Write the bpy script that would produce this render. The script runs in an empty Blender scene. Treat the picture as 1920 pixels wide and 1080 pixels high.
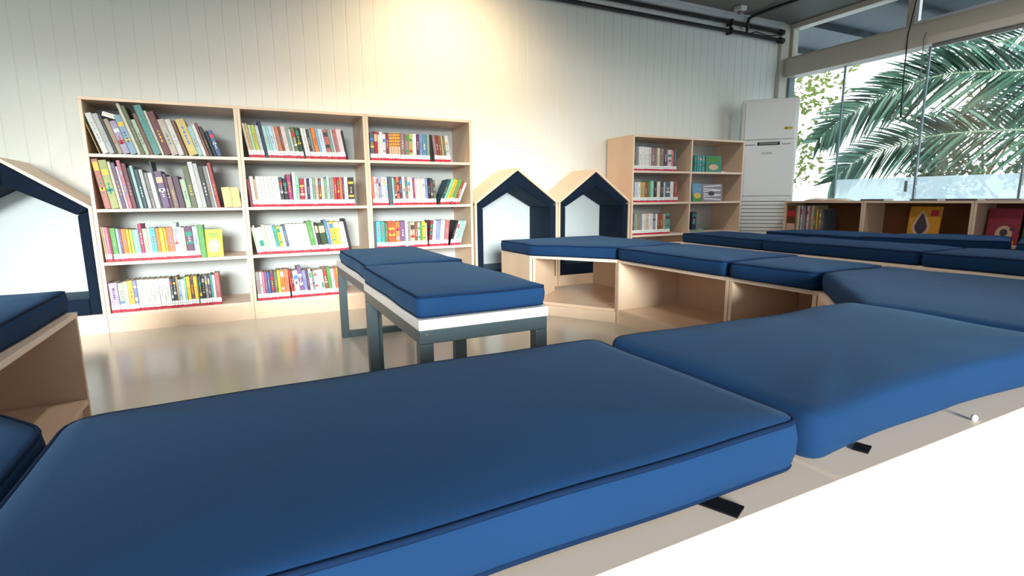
import bpy, bmesh, math, random
from mathutils import Vector, Matrix
random.seed(7)
C = bpy.context.scene.collection
PI = math.pi

# ---------------------------------------------------------------- materials
def srgb(r, g, b):
    f = lambda c: (c/255/12.92) if c/255 <= .04045 else ((c/255+.055)/1.055)**2.4
    return (f(r), f(g), f(b), 1)
def hx(s): return srgb(int(s[0:2],16), int(s[2:4],16), int(s[4:6],16))

def mat(name, col, rough=.6, spec=.4, metal=0, sheen=0, coat=0, bump=None, vary=None):
    """bump=(scale, strength, stretch) ; vary=(scale, amount, stretch) procedural variation of the colour"""
    m = bpy.data.materials.new(name); m.use_nodes = True
    nt = m.node_tree; b = nt.nodes['Principled BSDF']
    b.inputs['Base Color'].default_value = col
    b.inputs['Roughness'].default_value = rough
    b.inputs['Specular IOR Level'].default_value = spec
    b.inputs['Metallic'].default_value = metal
    if sheen:
        b.inputs['Sheen Weight'].default_value = sheen
        b.inputs['Sheen Roughness'].default_value = .45
        b.inputs['Sheen Tint'].default_value = (.42,.7,1,1)
    if coat: b.inputs['Coat Weight'].default_value = coat
    def coords(stretch):
        tc = nt.nodes.new('ShaderNodeTexCoord'); mp = nt.nodes.new('ShaderNodeMapping')
        mp.inputs['Scale'].default_value = stretch
        nt.links.new(tc.outputs['Object'], mp.inputs['Vector']); return mp.outputs[0]
    if vary:
        n = nt.nodes.new('ShaderNodeTexNoise'); n.inputs['Scale'].default_value = vary[0]
        n.inputs['Detail'].default_value = 5
        nt.links.new(coords(vary[2]), n.inputs['Vector'])
        r = nt.nodes.new('ShaderNodeValToRGB')
        a = vary[1]
        r.color_ramp.elements[0].position = .3; r.color_ramp.elements[1].position = .7
        r.color_ramp.elements[0].color = tuple(c*(1-a) for c in col[:3])+(1,)
        r.color_ramp.elements[1].color = tuple(min(1, c*(1+a)) for c in col[:3])+(1,)
        nt.links.new(n.outputs['Fac'], r.inputs['Fac']); nt.links.new(r.outputs['Color'], b.inputs['Base Color'])
    if bump:
        n = nt.nodes.new('ShaderNodeTexNoise'); n.inputs['Scale'].default_value = bump[0]; n.inputs['Detail'].default_value = 3
        nt.links.new(coords(bump[2] if len(bump) > 2 else (1,1,1)), n.inputs['Vector'])
        bp = nt.nodes.new('ShaderNodeBump'); bp.inputs['Strength'].default_value = bump[1]; bp.inputs['Distance'].default_value = .01
        nt.links.new(n.outputs['Fac'], bp.inputs['Height']); nt.links.new(bp.outputs['Normal'], b.inputs['Normal'])
    return m

M = {}
M['birch'] = mat('birch_laminate', srgb(220,193,168), .38, .4, vary=(6, .05, (1,1,.12)))
M['birch_edge'] = mat('birch_edging', srgb(224,202,184), .42, .35)
M['panel_white'] = mat('white_back_panel', srgb(186,189,190), .5, .3)
M['nook_back'] = mat('pale_back_panel', srgb(208,216,220), .5, .3)
M['navy'] = mat('navy_canvas', srgb(22,51,87), .85, .08, sheen=.06, bump=(900, .12), vary=(3, .08, (1,1,1)))
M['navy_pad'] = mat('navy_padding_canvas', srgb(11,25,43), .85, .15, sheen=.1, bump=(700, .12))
M['piping'] = mat('navy_piping_shaded', srgb(15,34,62), .8, .08)  # same fabric as the cushions, coloured darker for the shade along the seams
M['strap'] = mat('black_hook_tape', srgb(18,18,22), .9, .1, bump=(600,.4))
M['board_white'] = mat('white_board', srgb(214,212,212), .35, .4)
M['steel'] = mat('grey_painted_steel', srgb(58,71,77), .38, .5)
M['screw'] = mat('zinc_screw', srgb(190,190,190), .3, .5, metal=1)
M['wall'] = mat('painted_planks', srgb(222,224,218), .55, .3, bump=(40, .03))
M['wall_plain'] = mat('painted_wall', srgb(170,170,165), .7, .2)
M['wall_west'] = mat('dark_grey_wall', srgb(96,94,92), .7, .2)
M['ceil'] = mat('grey_ceiling_panel', srgb(112,112,108), .6, .3)
M['cornice'] = mat('white_cornice', srgb(196,199,201), .5, .3)
M['floor'] = mat('beige_vinyl', srgb(176,169,158), .2, .5, bump=(3, .05), vary=(2.2, .05, (1,1,1)))
M['frame'] = mat('aluminium_beige_frame', srgb(200,194,183), .45, .4)
M['frame_white'] = mat('white_sash', srgb(222,226,232), .35, .4)
M['pipe'] = mat('black_pipe', srgb(30,30,32), .45, .4)
M['plastic'] = mat('white_plastic', srgb(220,222,222), .3, .5)
M['plastic_dim'] = mat('grey_plastic_groove', srgb(120,122,124), .5, .3)
M['dark'] = mat('dark_slot', srgb(40,40,42), .5, .3)
M['paper'] = mat('page_paper', srgb(222,215,200), .85, .1)
M['label_white'] = mat('white_label', srgb(224,226,224), .5, .3)
M['label_red'] = mat('red_label', srgb(176,26,58), .5, .3)
M['mk_white'] = mat('spine_print_white', srgb(222,222,216), .5, .3)
M['mk_dark'] = mat('spine_print_dark', srgb(66,60,74), .5, .3)
M['mk_red'] = mat('spine_print_red', srgb(178,48,52), .5, .3)
M['mk_gold'] = mat('spine_print_gold', srgb(216,180,70), .5, .3)
M['mk_teal'] = mat('spine_print_teal', srgb(40,128,112), .5, .3)
M['mk_tan'] = mat('spine_print_tan', srgb(206,172,146), .5, .3)
M['mk_orange'] = mat('spine_print_orange', srgb(232,148,30), .5, .3)
M['mk_blue'] = mat('spine_print_blue', srgb(70,120,190), .5, .3)
M['mk_grey'] = mat('spine_print_grey', srgb(150,148,150), .5, .3)
M['mk_pink'] = mat('spine_print_pink', srgb(200,60,90), .5, .3)
M['mk_green'] = mat('spine_print_green', srgb(74,134,66), .5, .3)
M['tan_card'] = mat('tan_card', srgb(214,188,140), .7, .2)
M['shelf_brown'] = mat('dark_oak_back', srgb(120,78,48), .6, .25)
M['leaf_palm'] = mat('palm_leaf', srgb(48,80,66), .4, .4)
M['leaf_palm2'] = mat('palm_leaf_pale', srgb(70,106,88), .4, .4)
M['rachis'] = mat('palm_rachis', srgb(150,165,140), .5, .3)
M['bark'] = mat('bark', srgb(96,80,62), .9, .1, bump=(30,.6))
M['ground_out'] = mat('pale_paving', srgb(205,203,198), .8, .2, vary=(3,.05,(1,1,1)))
M['awning'] = mat('canopy_underside', srgb(66,74,82), .6, .3)
M['planter'] = mat('pale_planter', srgb(205,200,192), .7, .2)

def leaf_mat(name, col):
    m = bpy.data.materials.new(name); m.use_nodes = True; nt = m.node_tree
    out = nt.nodes['Material Output']; nt.nodes.remove(nt.nodes['Principled BSDF'])
    d = nt.nodes.new('ShaderNodeBsdfDiffuse'); t = nt.nodes.new('ShaderNodeBsdfTranslucent'); x = nt.nodes.new('ShaderNodeMixShader')
    d.inputs[0].default_value = col; t.inputs[0].default_value = col; x.inputs[0].default_value = .45
    nt.links.new(d.outputs[0], x.inputs[1]); nt.links.new(t.outputs[0], x.inputs[2]); nt.links.new(x.outputs[0], out.inputs[0])
    return m
M['leaf_light'] = leaf_mat('leaf_light', srgb(106,116,62))
M['leaf_dark'] = leaf_mat('leaf_dark', srgb(70,96,70))
M['leaf_shrub'] = leaf_mat('leaf_shrub', srgb(88,100,82))

def glass_mat(name, tint, fac, rough=0.0):
    m = bpy.data.materials.new(name); m.use_nodes = True; nt = m.node_tree
    out = nt.nodes['Material Output']; nt.nodes.remove(nt.nodes['Principled BSDF'])
    t = nt.nodes.new('ShaderNodeBsdfTransparent'); t.inputs[0].default_value = tint
    g = nt.nodes.new('ShaderNodeBsdfGlossy'); g.inputs['Roughness'].default_value = rough
    x = nt.nodes.new('ShaderNodeMixShader'); x.inputs[0].default_value = fac
    nt.links.new(t.outputs[0], x.inputs[1]); nt.links.new(g.outputs[0], x.inputs[2]); nt.links.new(x.outputs[0], out.inputs[0])
    return m
M['glass'] = glass_mat('clear_glass', (.93,.97,.96,1), .05)
M['glass_edge'] = mat('glass_edge_strip', srgb(120,138,142), .3, .5)
def frosted():
    m = bpy.data.materials.new('frosted_film'); m.use_nodes = True; nt = m.node_tree
    out = nt.nodes['Material Output']; nt.nodes.remove(nt.nodes['Principled BSDF'])
    t = nt.nodes.new('ShaderNodeBsdfTranslucent'); t.inputs[0].default_value = (.70,.75,.76,1)
    p = nt.nodes.new('ShaderNodeBsdfTransparent'); p.inputs[0].default_value = (.82,.87,.88,1)
    x = nt.nodes.new('ShaderNodeMixShader'); x.inputs[0].default_value = .3
    nt.links.new(t.outputs[0], x.inputs[1]); nt.links.new(p.outputs[0], x.inputs[2]); nt.links.new(x.outputs[0], out.inputs[0])
    return m
M['frosted'] = frosted()
def added_blind_mat():
    m = bpy.data.materials.new('added_translucent_blind'); m.use_nodes = True; nt = m.node_tree
    out = nt.nodes['Material Output']; nt.nodes.remove(nt.nodes['Principled BSDF'])
    d = nt.nodes.new('ShaderNodeBsdfDiffuse'); t = nt.nodes.new('ShaderNodeBsdfTranslucent'); x = nt.nodes.new('ShaderNodeMixShader')
    d.inputs[0].default_value = (.7,.7,.68,1); t.inputs[0].default_value = (.75,.74,.7,1); x.inputs[0].default_value = .35
    nt.links.new(d.outputs[0], x.inputs[1]); nt.links.new(t.outputs[0], x.inputs[2]); nt.links.new(x.outputs[0], out.inputs[0])
    return m
M['blind'] = added_blind_mat()

def book_mat():
    m = mat('book_cover_card', (1,1,1,1), .5, .35)
    nt = m.node_tree; b = nt.nodes['Principled BSDF']
    oi = nt.nodes.new('ShaderNodeObjectInfo')
    n = nt.nodes.new('ShaderNodeTexNoise'); n.inputs['Scale'].default_value = 22
    tc = nt.nodes.new('ShaderNodeTexCoord'); nt.links.new(tc.outputs['Object'], n.inputs['Vector'])
    hs = nt.nodes.new('ShaderNodeHueSaturation'); mr = nt.nodes.new('ShaderNodeMapRange')
    mr.inputs['From Min'].default_value = .3; mr.inputs['From Max'].default_value = .7
    mr.inputs['To Min'].default_value = .74; mr.inputs['To Max'].default_value = .94
    nt.links.new(n.outputs['Fac'], mr.inputs['Value']); nt.links.new(mr.outputs[0], hs.inputs['Value'])
    hs.inputs['Saturation'].default_value = 1.0; nt.links.new(oi.outputs['Color'], hs.inputs['Color']); nt.links.new(hs.outputs[0], b.inputs['Base Color'])
    return m
M['book'] = book_mat()

# ---------------------------------------------------------------- mesh helpers
class MB:
    def __init__(s): s.v, s.f, s.m, s.sm = [], [], [], []
    def add(s, vs, fs, mi=0, smooth=False):
        o = len(s.v); s.v += [tuple(v) for v in vs]
        for f in fs: s.f.append([i+o for i in f]); s.m.append(mi); s.sm.append(smooth)
    def box(s, x0, x1, y0, y1, z0, z1, mi=0):
        s.add([(x0,y0,z0),(x1,y0,z0),(x1,y1,z0),(x0,y1,z0),(x0,y0,z1),(x1,y0,z1),(x1,y1,z1),(x0,y1,z1)],
              [(0,3,2,1),(4,5,6,7),(0,1,5,4),(1,2,6,5),(2,3,7,6),(3,0,4,7)], mi)
    def prism(s, poly, z0, z1, mi=0):
        n = len(poly); a = sum(poly[i][0]*poly[(i+1)%n][1]-poly[(i+1)%n][0]*poly[i][1] for i in range(n))
        if a < 0: poly = poly[::-1]
        s.add([(x,y,z0) for x,y in poly]+[(x,y,z1) for x,y in poly],
              [tuple(range(n))[::-1], tuple(range(n,2*n))]+[(i,(i+1)%n,n+(i+1)%n,n+i) for i in range(n)], mi)
    def prism_y(s, poly, y0, y1, mi=0):          # polygon in x,z extruded along y
        n = len(poly); a = sum(poly[i][0]*poly[(i+1)%n][1]-poly[(i+1)%n][0]*poly[i][1] for i in range(n))
        if a < 0: poly = poly[::-1]
        s.add([(x,y0,z) for x,z in poly]+[(x,y1,z) for x,z in poly],
              [tuple(range(n)), tuple(range(n,2*n))[::-1]]+[(i,n+i,n+(i+1)%n,(i+1)%n) for i in range(n)], mi)
    def wall(s, p, q, t, z0, z1, mi=0):          # upright board from p to q, thickness t to the left of p->q
        d = Vector((q[0]-p[0], q[1]-p[1])); n = Vector((-d.y, d.x)).normalized()*t
        s.prism([p, q, (q[0]+n.x,q[1]+n.y), (p[0]+n.x,p[1]+n.y)], z0, z1, mi)
    def tube(s, pts, r, n=8, mi=0, closed=False, cap=True):
        pts = [Vector(p) for p in pts]; N = len(pts); rings = []
        up0 = None
        for i, p in enumerate(pts):
            a = pts[(i-1)%N] if (closed or i > 0) else p; b = pts[(i+1)%N] if (closed or i < N-1) else p
            t = (b-a).normalized()
            ref = Vector((0,0,1)) if abs(t.z) < .9 else Vector((0,1,0))
            u = t.cross(ref).normalized(); w = u.cross(t)
            rr = r(i/(N-1)) if callable(r) else r
            rings.append([p+u*math.cos(2*PI*k/n)*rr+w*math.sin(2*PI*k/n)*rr for k in range(n)])
        vs = [v for g in rings for v in g]; fs = []
        for i in range(N if closed else N-1):
            j = (i+1)%N
            for k in range(n): fs.append((i*n+k, i*n+(k+1)%n, j*n+(k+1)%n, j*n+k))
        if cap and not closed: fs += [tuple(range(n))[::-1], tuple(range((N-1)*n, N*n))]
        s.add(vs, fs, mi, True)
    def lathe(s, prof, cx, cy, n=20, mi=0):      # prof: list of (r, z)
        vs = [(cx+r*math.cos(2*PI*k/n), cy+r*math.sin(2*PI*k/n), z) for r, z in prof for k in range(n)]
        fs = [(i*n+k, i*n+(k+1)%n, (i+1)*n+(k+1)%n, (i+1)*n+k) for i in range(len(prof)-1) for k in range(n)]
        fs += [tuple(range(n))[::-1], tuple(range((len(prof)-1)*n, len(prof)*n))]
        s.add(vs, fs, mi, True)
    def build(s, name, mats, parent=None, bevel=0, off=(0,0,0)):
        me = bpy.data.meshes.new(name)
        me.from_pydata([(v[0]-off[0], v[1]-off[1], v[2]-off[2]) for v in s.v], [], s.f)
        for m in (mats if isinstance(mats, (list, tuple)) else [mats]): me.materials.append(m)
        for p, mi, sm in zip(me.polygons, s.m, s.sm): p.material_index = mi; p.use_smooth = sm
        bm = bmesh.new(); bm.from_mesh(me); bmesh.ops.recalc_face_normals(bm, faces=bm.faces); bm.to_mesh(me); bm.free()
        o = bpy.data.objects.new(name, me); C.objects.link(o)
        if parent is not None: o.parent = parent
        elif off != (0,0,0): o.location = off
        if bevel:
            b = o.modifiers.new('soft_edge', 'BEVEL'); b.width = bevel; b.segments = 2; b.limit_method = 'ANGLE'; b.angle_limit = .7
        return o

def tag(o, label, cat, group=None, kind=None):
    if label: o['label'] = label
    if cat: o['category'] = cat
    if group: o['group'] = group
    if kind: o['kind'] = kind
    return o
def thing(name, label, cat, loc=(0,0,0), group=None):
    o = bpy.data.objects.new(name, None); C.objects.link(o); o.location = loc; o.empty_display_size = .1
    return tag(o, label, cat, group)
def struct(o, label=None):
    o['kind'] = 'structure'
    if label: o['label'] = label
    return o

SKY, SUN, SUN_ANG, SUN_DIR, EXPO, LAMP_W = 3.0, 6.8, 18, (.25, 1, -.19), 0.64, 74
DOWN_W = 36

BOOKS = {
 'a1': [[-0.7192, 0.0021, 0.17, 15.5, 'mustard', 'n'], [-0.7118, 0.029, 0.227, 15.5, 'white', 't'], [-0.6804, 0.0266, 0.226, 15.5, 'silver', ''], [-0.6514, 0.0134, 0.211, 15.5, 'charcoal', 'n'], [-0.6366, 0.0221, 0.199, 15.5, 'tan', ''], [-0.6123, 0.0326, 0.187, 15.5, 'lilac', 'b'], [-0.5771, 0.0329, 0.222, 15.5, 'skyblue', 'b'], [-0.5415, 0.0166, 0.297, 15.5, 'cream', 'n'], [-0.5228, 0.0195, 0.28, 15.5, 'olive', ''], [-0.502, 0.0204, 0.203, 15.5, 'palegreen', ''], [-0.4794, 0.0183, 0.238, 15.5, 'brown', 'n'], [-0.4589, 0.0369, 0.3, 15.5, 'teal', 't'], [-0.4191, 0.0129, 0.259, 15.5, 'cream', ''], [-0.4052, 0.034, 0.253, 15.5, 'maroon', ''], [-0.3675, 0.0355, 0.211, 15.5, 'beige', ''], [-0.3288, 0.0291, 0.213, 15.5, 'offwhite', ''], [-0.297, 0.0163, 0.208, 15.5, 'brown', 'n'], [-0.2755, 0.0464, 0.216, 15.5, 'yellow', 't'], [-0.2273, 0.0242, 0.177, 15.5, 'aqua', ''], [-0.2012, 0.0189, 0.192, 15.5, 'white', ''], [-0.1807, 0.0128, 0.201, 15.5, 'brick', ''], [-0.1664, 0.016, 0.18, 15.5, 'charcoal', ''], [-0.1451, 0.0164, 0.153, 15.5, 'navy', 'n'], [-0.1274, 0.0249, 0.157, 15.5, 'blue', 'b']],
 'a2': [[-0.7333, 0.0303, 0.283, 7.4, 'salmon', 'b'], [-0.6957, 0.0377, 0.278, 7.4, 'lime', 'b'], [-0.6562, 0.0146, 0.27, 7.4, 'cream', 'n'], [-0.6406, 0.0184, 0.264, 7.4, 'purple', ''], [-0.6212, 0.0091, 0.244, 7.4, 'white', 'n'], [-0.6112, 0.0177, 0.278, 7.4, 'pink', 'b'], [-0.5925, 0.0221, 0.261, 7.4, 'maroon', ''], [-0.5688, 0.0124, 0.238, 7.4, 'navy', 'n'], [-0.5557, 0.0159, 0.249, 7.4, 'aqua', ''], [-0.5381, 0.0204, 0.227, 7.4, 'darkteal', ''], [-0.5161, 0.019, 0.227, 7.4, 'silver', ''], [-0.4945, 0.0177, 0.209, 7.4, 'grey', ''], [-0.4761, 0.0237, 0.209, 7.4, 'white', ''], [-0.451, 0.0077, 0.278, 7.4, 'slate', 'n'], [-0.4425, 0.0384, 0.218, 7.4, 'purple', 'b'], [-0.4032, 0.0175, 0.203, 7.4, 'plum', ''], [-0.3849, 0.0268, 0.187, 7.4, 'mauve', ''], [-0.3564, 0.0322, 0.188, 7.4, 'plum', 'n'], [-0.3214, 0.0285, 0.172, 7.4, 'palegreen', ''], [-0.2914, 0.0316, 0.25, 7.4, 'olive', ''], [-0.2586, 0.0252, 0.277, 7.4, 'white', ''], [-0.2326, 0.0222, 0.269, 7.4, 'silver', ''], [-0.2095, 0.0249, 0.252, 7.4, 'charcoal', ''], [-0.1838, 0.018, 0.252, 7.4, 'grey', ''], [-0.165, 0.009, 0.254, 7.4, 'offwhite', 'n'], [-0.1552, 0.0194, 0.274, 7.4, 'red', '']],
 'a3': [[-0.7593, 0.007, 0.207, 2.2, 'tan', ''], [-0.7518, 0.0066, 0.205, 2.2, 'beige', ''], [-0.7448, 0.0172, 0.203, 2.2, 'pink', ''], [-0.7264, 0.0078, 0.2, 2.2, 'maroon', 'n'], [-0.7177, 0.0268, 0.198, 2.2, 'green', ''], [-0.6903, 0.0127, 0.193, 2.2, 'lightblue', ''], [-0.6772, 0.0103, 0.191, 2.2, 'purple', ''], [-0.6664, 0.0248, 0.191, 2.2, 'orange', ''], [-0.6411, 0.0128, 0.189, 2.2, 'yellow', ''], [-0.6277, 0.0153, 0.188, 2.2, 'lime', ''], [-0.6119, 0.0313, 0.186, 2.2, 'mint', ''], [-0.58, 0.0187, 0.219, 2.2, 'magenta', ''], [-0.5608, 0.0223, 0.19, 2.2, 'palegreen', ''], [-0.5379, 0.012, 0.192, 2.2, 'white', ''], [-0.5254, 0.0276, 0.194, 2.2, 'cyan', ''], [-0.4958, 0.0189, 0.191, 2.2, 'orange', ''], [-0.4764, 0.0211, 0.191, 2.2, 'yellow', ''], [-0.4548, 0.0143, 0.19, 2.2, 'mustard', ''], [-0.4399, 0.0329, 0.195, 2.2, 'coral', ''], [-0.406, 0.0241, 0.22, 2.2, 'lightblue', 'b'], [-0.3811, 0.0201, 0.195, 2.2, 'white', 't'], [-0.3602, 0.0149, 0.191, 2.2, 'cream', ''], [-0.3445, 0.0415, 0.194, 2.2, 'plum', 'b'], [-0.3017, 0.028, 0.195, 2.2, 'lightblue', ''], [-0.2723, 0.0309, 0.201, 2.2, 'green', 'n']],
 'a4': [[-0.7587, 0.0434, 0.179, 1.0, 'lilac', 't'], [-0.7149, 0.0258, 0.176, 1.0, 'palegreen', 'b'], [-0.6886, 0.0212, 0.182, 1.0, 'cream', ''], [-0.667, 0.0266, 0.187, 1.0, 'apricot', ''], [-0.6399, 0.0185, 0.188, 1.0, 'periwinkle', 'b'], [-0.6209, 0.0276, 0.188, 1.0, 'white', ''], [-0.5928, 0.0267, 0.188, 1.0, 'white', ''], [-0.5657, 0.0269, 0.188, 1.0, 'offwhite', ''], [-0.5383, 0.0271, 0.187, 1.0, 'white', ''], [-0.5107, 0.0273, 0.188, 1.0, 'white', ''], [-0.4829, 0.0294, 0.187, 1.0, 'offwhite', ''], [-0.453, 0.0129, 0.182, 1.0, 'slate', 'b'], [-0.4396, 0.0172, 0.186, 1.0, 'charcoal', 'b'], [-0.4214, 0.0104, 0.192, 1.0, 'tan', ''], [-0.4106, 0.0143, 0.174, 1.0, 'lightblue', 'b'], [-0.3958, 0.0181, 0.175, 1.0, 'white', 't'], [-0.3772, 0.0096, 0.189, 1.0, 'mint', ''], [-0.3671, 0.0188, 0.189, 1.0, 'yellow', ''], [-0.3479, 0.0189, 0.188, 1.0, 'brown', 'b'], [-0.3286, 0.0185, 0.189, 1.0, 'yellow', ''], [-0.3096, 0.0059, 0.189, 1.0, 'olive', 'n'], [-0.3033, 0.0156, 0.185, 1.0, 'charcoal', 'b'], [-0.2871, 0.0187, 0.186, 1.0, 'black', 'b'], [-0.268, 0.0143, 0.188, 1.0, 'grey', 'b'], [-0.2532, 0.0144, 0.188, 1.0, 'plum', 'b'], [-0.2383, 0.0119, 0.194, 1.0, 'teal', ''], [-0.2259, 0.0145, 0.19, 1.0, 'white', ''], [-0.2109, 0.0251, 0.202, 1.0, 'rose', '']],
 'b1': [[0.0212, 0.0137, 0.21, 8.8, 'beige', ''], [0.0355, 0.0157, 0.209, 8.8, 'tan', ''], [0.052, 0.0145, 0.201, 8.8, 'palegreen', ''], [0.0672, 0.0234, 0.2, 8.8, 'lime', ''], [0.0914, 0.0198, 0.198, 8.8, 'silver', ''], [0.1127, 0.0191, 0.226, 8.8, 'navy', 'n'], [0.1326, 0.02, 0.198, 8.8, 'seafoam', ''], [0.1534, 0.0124, 0.198, 8.8, 'aqua', ''], [0.1664, 0.0228, 0.2, 8.8, 'lightblue', ''], [0.1899, 0.012, 0.194, 8.8, 'palepink', ''], [0.2026, 0.0235, 0.199, 8.8, 'terracotta', ''], [0.2269, 0.0126, 0.198, 8.8, 'brown', ''], [0.2402, 0.0259, 0.201, 8.8, 'palepink', ''], [0.2669, 0.0154, 0.189, 8.8, 'sage', ''], [0.283, 0.0154, 0.187, 8.8, 'silver', ''], [0.2991, 0.0236, 0.2, 8.8, 'olive', 'b'], [0.3235, 0.0237, 0.198, 8.8, 'darkgreen', 'b'], [0.3481, 0.0103, 0.196, 8.8, 'black', 'n'], [0.359, 0.0158, 0.196, 8.8, 'white', ''], [0.3755, 0.0158, 0.195, 8.8, 'offwhite', ''], [0.392, 0.0145, 0.191, 8.8, 'charcoal', ''], [0.4073, 0.0159, 0.189, 8.8, 'grey', ''], [0.424, 0.0257, 0.2, 8.8, 'orange', ''], [0.4505, 0.0133, 0.198, 8.8, 'skyblue', ''], [0.4646, 0.0302, 0.195, 8.8, 'paleblue', 't'], [0.4957, 0.0304, 0.193, 8.8, 'rose', 'b'], [0.527, 0.0164, 0.197, 8.8, 'sage', ''], [0.5442, 0.0136, 0.197, 8.8, 'silver', ''], [0.5586, 0.0223, 0.196, 8.8, 'rose', ''], [0.5818, 0.034, 0.2, 8.8, 'palepink', ''], [0.6184, 0.0122, 0.192, 8.8, 'black', 'n']],
 'b2': [[0.022, 0.0154, 0.175, 3.5, 'maroon', 'n'], [0.0381, 0.0224, 0.194, 3.5, 'palepink', ''], [0.0613, 0.0109, 0.176, 3.5, 'tan', ''], [0.073, 0.0239, 0.194, 3.5, 'white', ''], [0.0975, 0.023, 0.194, 3.5, 'offwhite', ''], [0.121, 0.0218, 0.194, 3.5, 'white', ''], [0.1434, 0.0219, 0.195, 3.5, 'offwhite', ''], [0.1659, 0.0207, 0.195, 3.5, 'white', ''], [0.1872, 0.0208, 0.195, 3.5, 'white', ''], [0.2092, 0.0218, 0.19, 3.5, 'charcoal', 'b'], [0.2315, 0.0252, 0.183, 3.5, 'black', 'b'], [0.2578, 0.0261, 0.209, 3.5, 'raspberry', ''], [0.2854, 0.0178, 0.223, 0.5, 'white', ''], [0.3038, 0.0215, 0.195, 0.5, 'mint', ''], [0.3264, 0.0317, 0.182, 0.5, 'crimson', 'b'], [0.3586, 0.014, 0.185, 0.5, 'palepink', ''], [0.3731, 0.0163, 0.184, 0.5, 'navy', ''], [0.39, 0.0192, 0.187, 0.5, 'paleblue', ''], [0.4097, 0.0164, 0.191, 0.5, 'sage', ''], [0.4267, 0.0193, 0.187, 0.5, 'beige', ''], [0.4466, 0.016, 0.185, 0.5, 'maroon', 'b'], [0.4632, 0.0201, 0.185, 0.5, 'cream', ''], [0.4838, 0.0138, 0.183, 0.5, 'sage', ''], [0.4982, 0.0197, 0.197, 0.5, 'seafoam', ''], [0.5185, 0.0198, 0.188, 0.5, 'grey', ''], [0.5389, 0.0076, 0.187, 0.5, 'tan', ''], [0.547, 0.0176, 0.193, 0.5, 'red', ''], [0.5652, 0.0171, 0.194, 0.5, 'crimson', 'b'], [0.5829, 0.0171, 0.194, 0.5, 'coral', ''], [0.6006, 0.0128, 0.193, 0.5, 'plum', ''], [0.6139, 0.0247, 0.196, 0.5, 'white', ''], [0.6404, 0.0396, 0.194, 0.5, 'darkbrown', 'b']],
 'b3': [[0.0351, 0.0109, 0.18, 9.0, 'palegreen', ''], [0.0466, 0.0098, 0.192, 9.0, 'white', ''], [0.0571, 0.0373, 0.177, 9.0, 'offwhite', 'h'], [0.0962, 0.021, 0.196, 9.0, 'palegreen', ''], [0.118, 0.0233, 0.192, 9.0, 'offwhite', ''], [0.1421, 0.0181, 0.194, 9.0, 'paleblue', ''], [0.1609, 0.0182, 0.187, 9.0, 'teal', ''], [0.1798, 0.0236, 0.181, 9.0, 'limeyellow', 'b'], [0.2043, 0.0157, 0.181, 9.0, 'white', ''], [0.2207, 0.0171, 0.191, 9.0, 'slate', 'b'], [0.2386, 0.0172, 0.194, 9.0, 'white', ''], [0.2565, 0.0214, 0.195, 9.0, 'offwhite', ''], [0.2787, 0.0215, 0.195, 9.0, 'white', ''], [0.301, 0.0216, 0.195, 9.0, 'offwhite', ''], [0.3234, 0.0245, 0.195, 9.0, 'white', ''], [0.3488, 0.0235, 0.195, 9.0, 'white', ''], [0.3737, 0.0339, 0.211, 9.0, 'green', ''], [0.4086, 0.0108, 0.206, 9.0, 'white', ''], [0.4201, 0.0228, 0.197, 9.0, 'black', 'h2'], [0.4438, 0.042, 0.195, 9.0, 'darkgreen', 'h2'], [0.4874, 0.0191, 0.215, 9.0, 'steelblue', ''], [0.5074, 0.0111, 0.202, 9.0, 'lilac', ''], [0.5192, 0.0257, 0.204, 9.0, 'limeyellow', 'b'], [0.5458, 0.0318, 0.203, 9.0, 'yellow', 'b'], [0.5786, 0.038, 0.199, 9.0, 'white', ''], [0.6183, 0.0173, 0.222, 9.0, 'black', 'n']],
 'b4': [[0.0235, 0.0213, 0.191, 1.5, 'grey', ''], [0.0454, 0.0155, 0.19, 1.5, 'palepink', 'b'], [0.0615, 0.0135, 0.19, 1.5, 'pink', ''], [0.0755, 0.0151, 0.188, 1.5, 'purple', ''], [0.0912, 0.0157, 0.185, 1.5, 'blue', ''], [0.1075, 0.024, 0.187, 1.5, 'plum', 'b'], [0.132, 0.0214, 0.185, 1.5, 'olive', ''], [0.1539, 0.016, 0.195, 1.5, 'limeyellow', ''], [0.1705, 0.0244, 0.196, 1.5, 'orange', 'b'], [0.1954, 0.0273, 0.196, 1.5, 'coral', ''], [0.2238, 0.0106, 0.191, 5, 'red', ''], [0.235, 0.0129, 0.185, 5, 'brick', 'b'], [0.2485, 0.0304, 0.184, 5, 'white', 'b'], [0.2802, 0.0272, 0.21, 5, 'purple', 'b'], [0.308, 0.0222, 0.183, 5, 'periwinkle', ''], [0.331, 0.0166, 0.182, 5, 'plum', ''], [0.3482, 0.0167, 0.189, 5, 'white', 'b'], [0.3656, 0.0139, 0.173, 5, 'grey', 'b'], [0.3801, 0.0197, 0.178, 5, 'palepink', 'b'], [0.4004, 0.0198, 0.18, 5, 'white', ''], [0.4209, 0.0199, 0.182, 5, 'white', 'h'], [0.4415, 0.0259, 0.189, 5, 'brown', 'b'], [0.4681, 0.0231, 0.19, 5, 'green', ''], [0.4919, 0.0203, 0.182, 5, 'white', ''], [0.5129, 0.0174, 0.184, 5, 'coral', ''], [0.5309, 0.0295, 0.187, 5, 'mustard', 't']],
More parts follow.
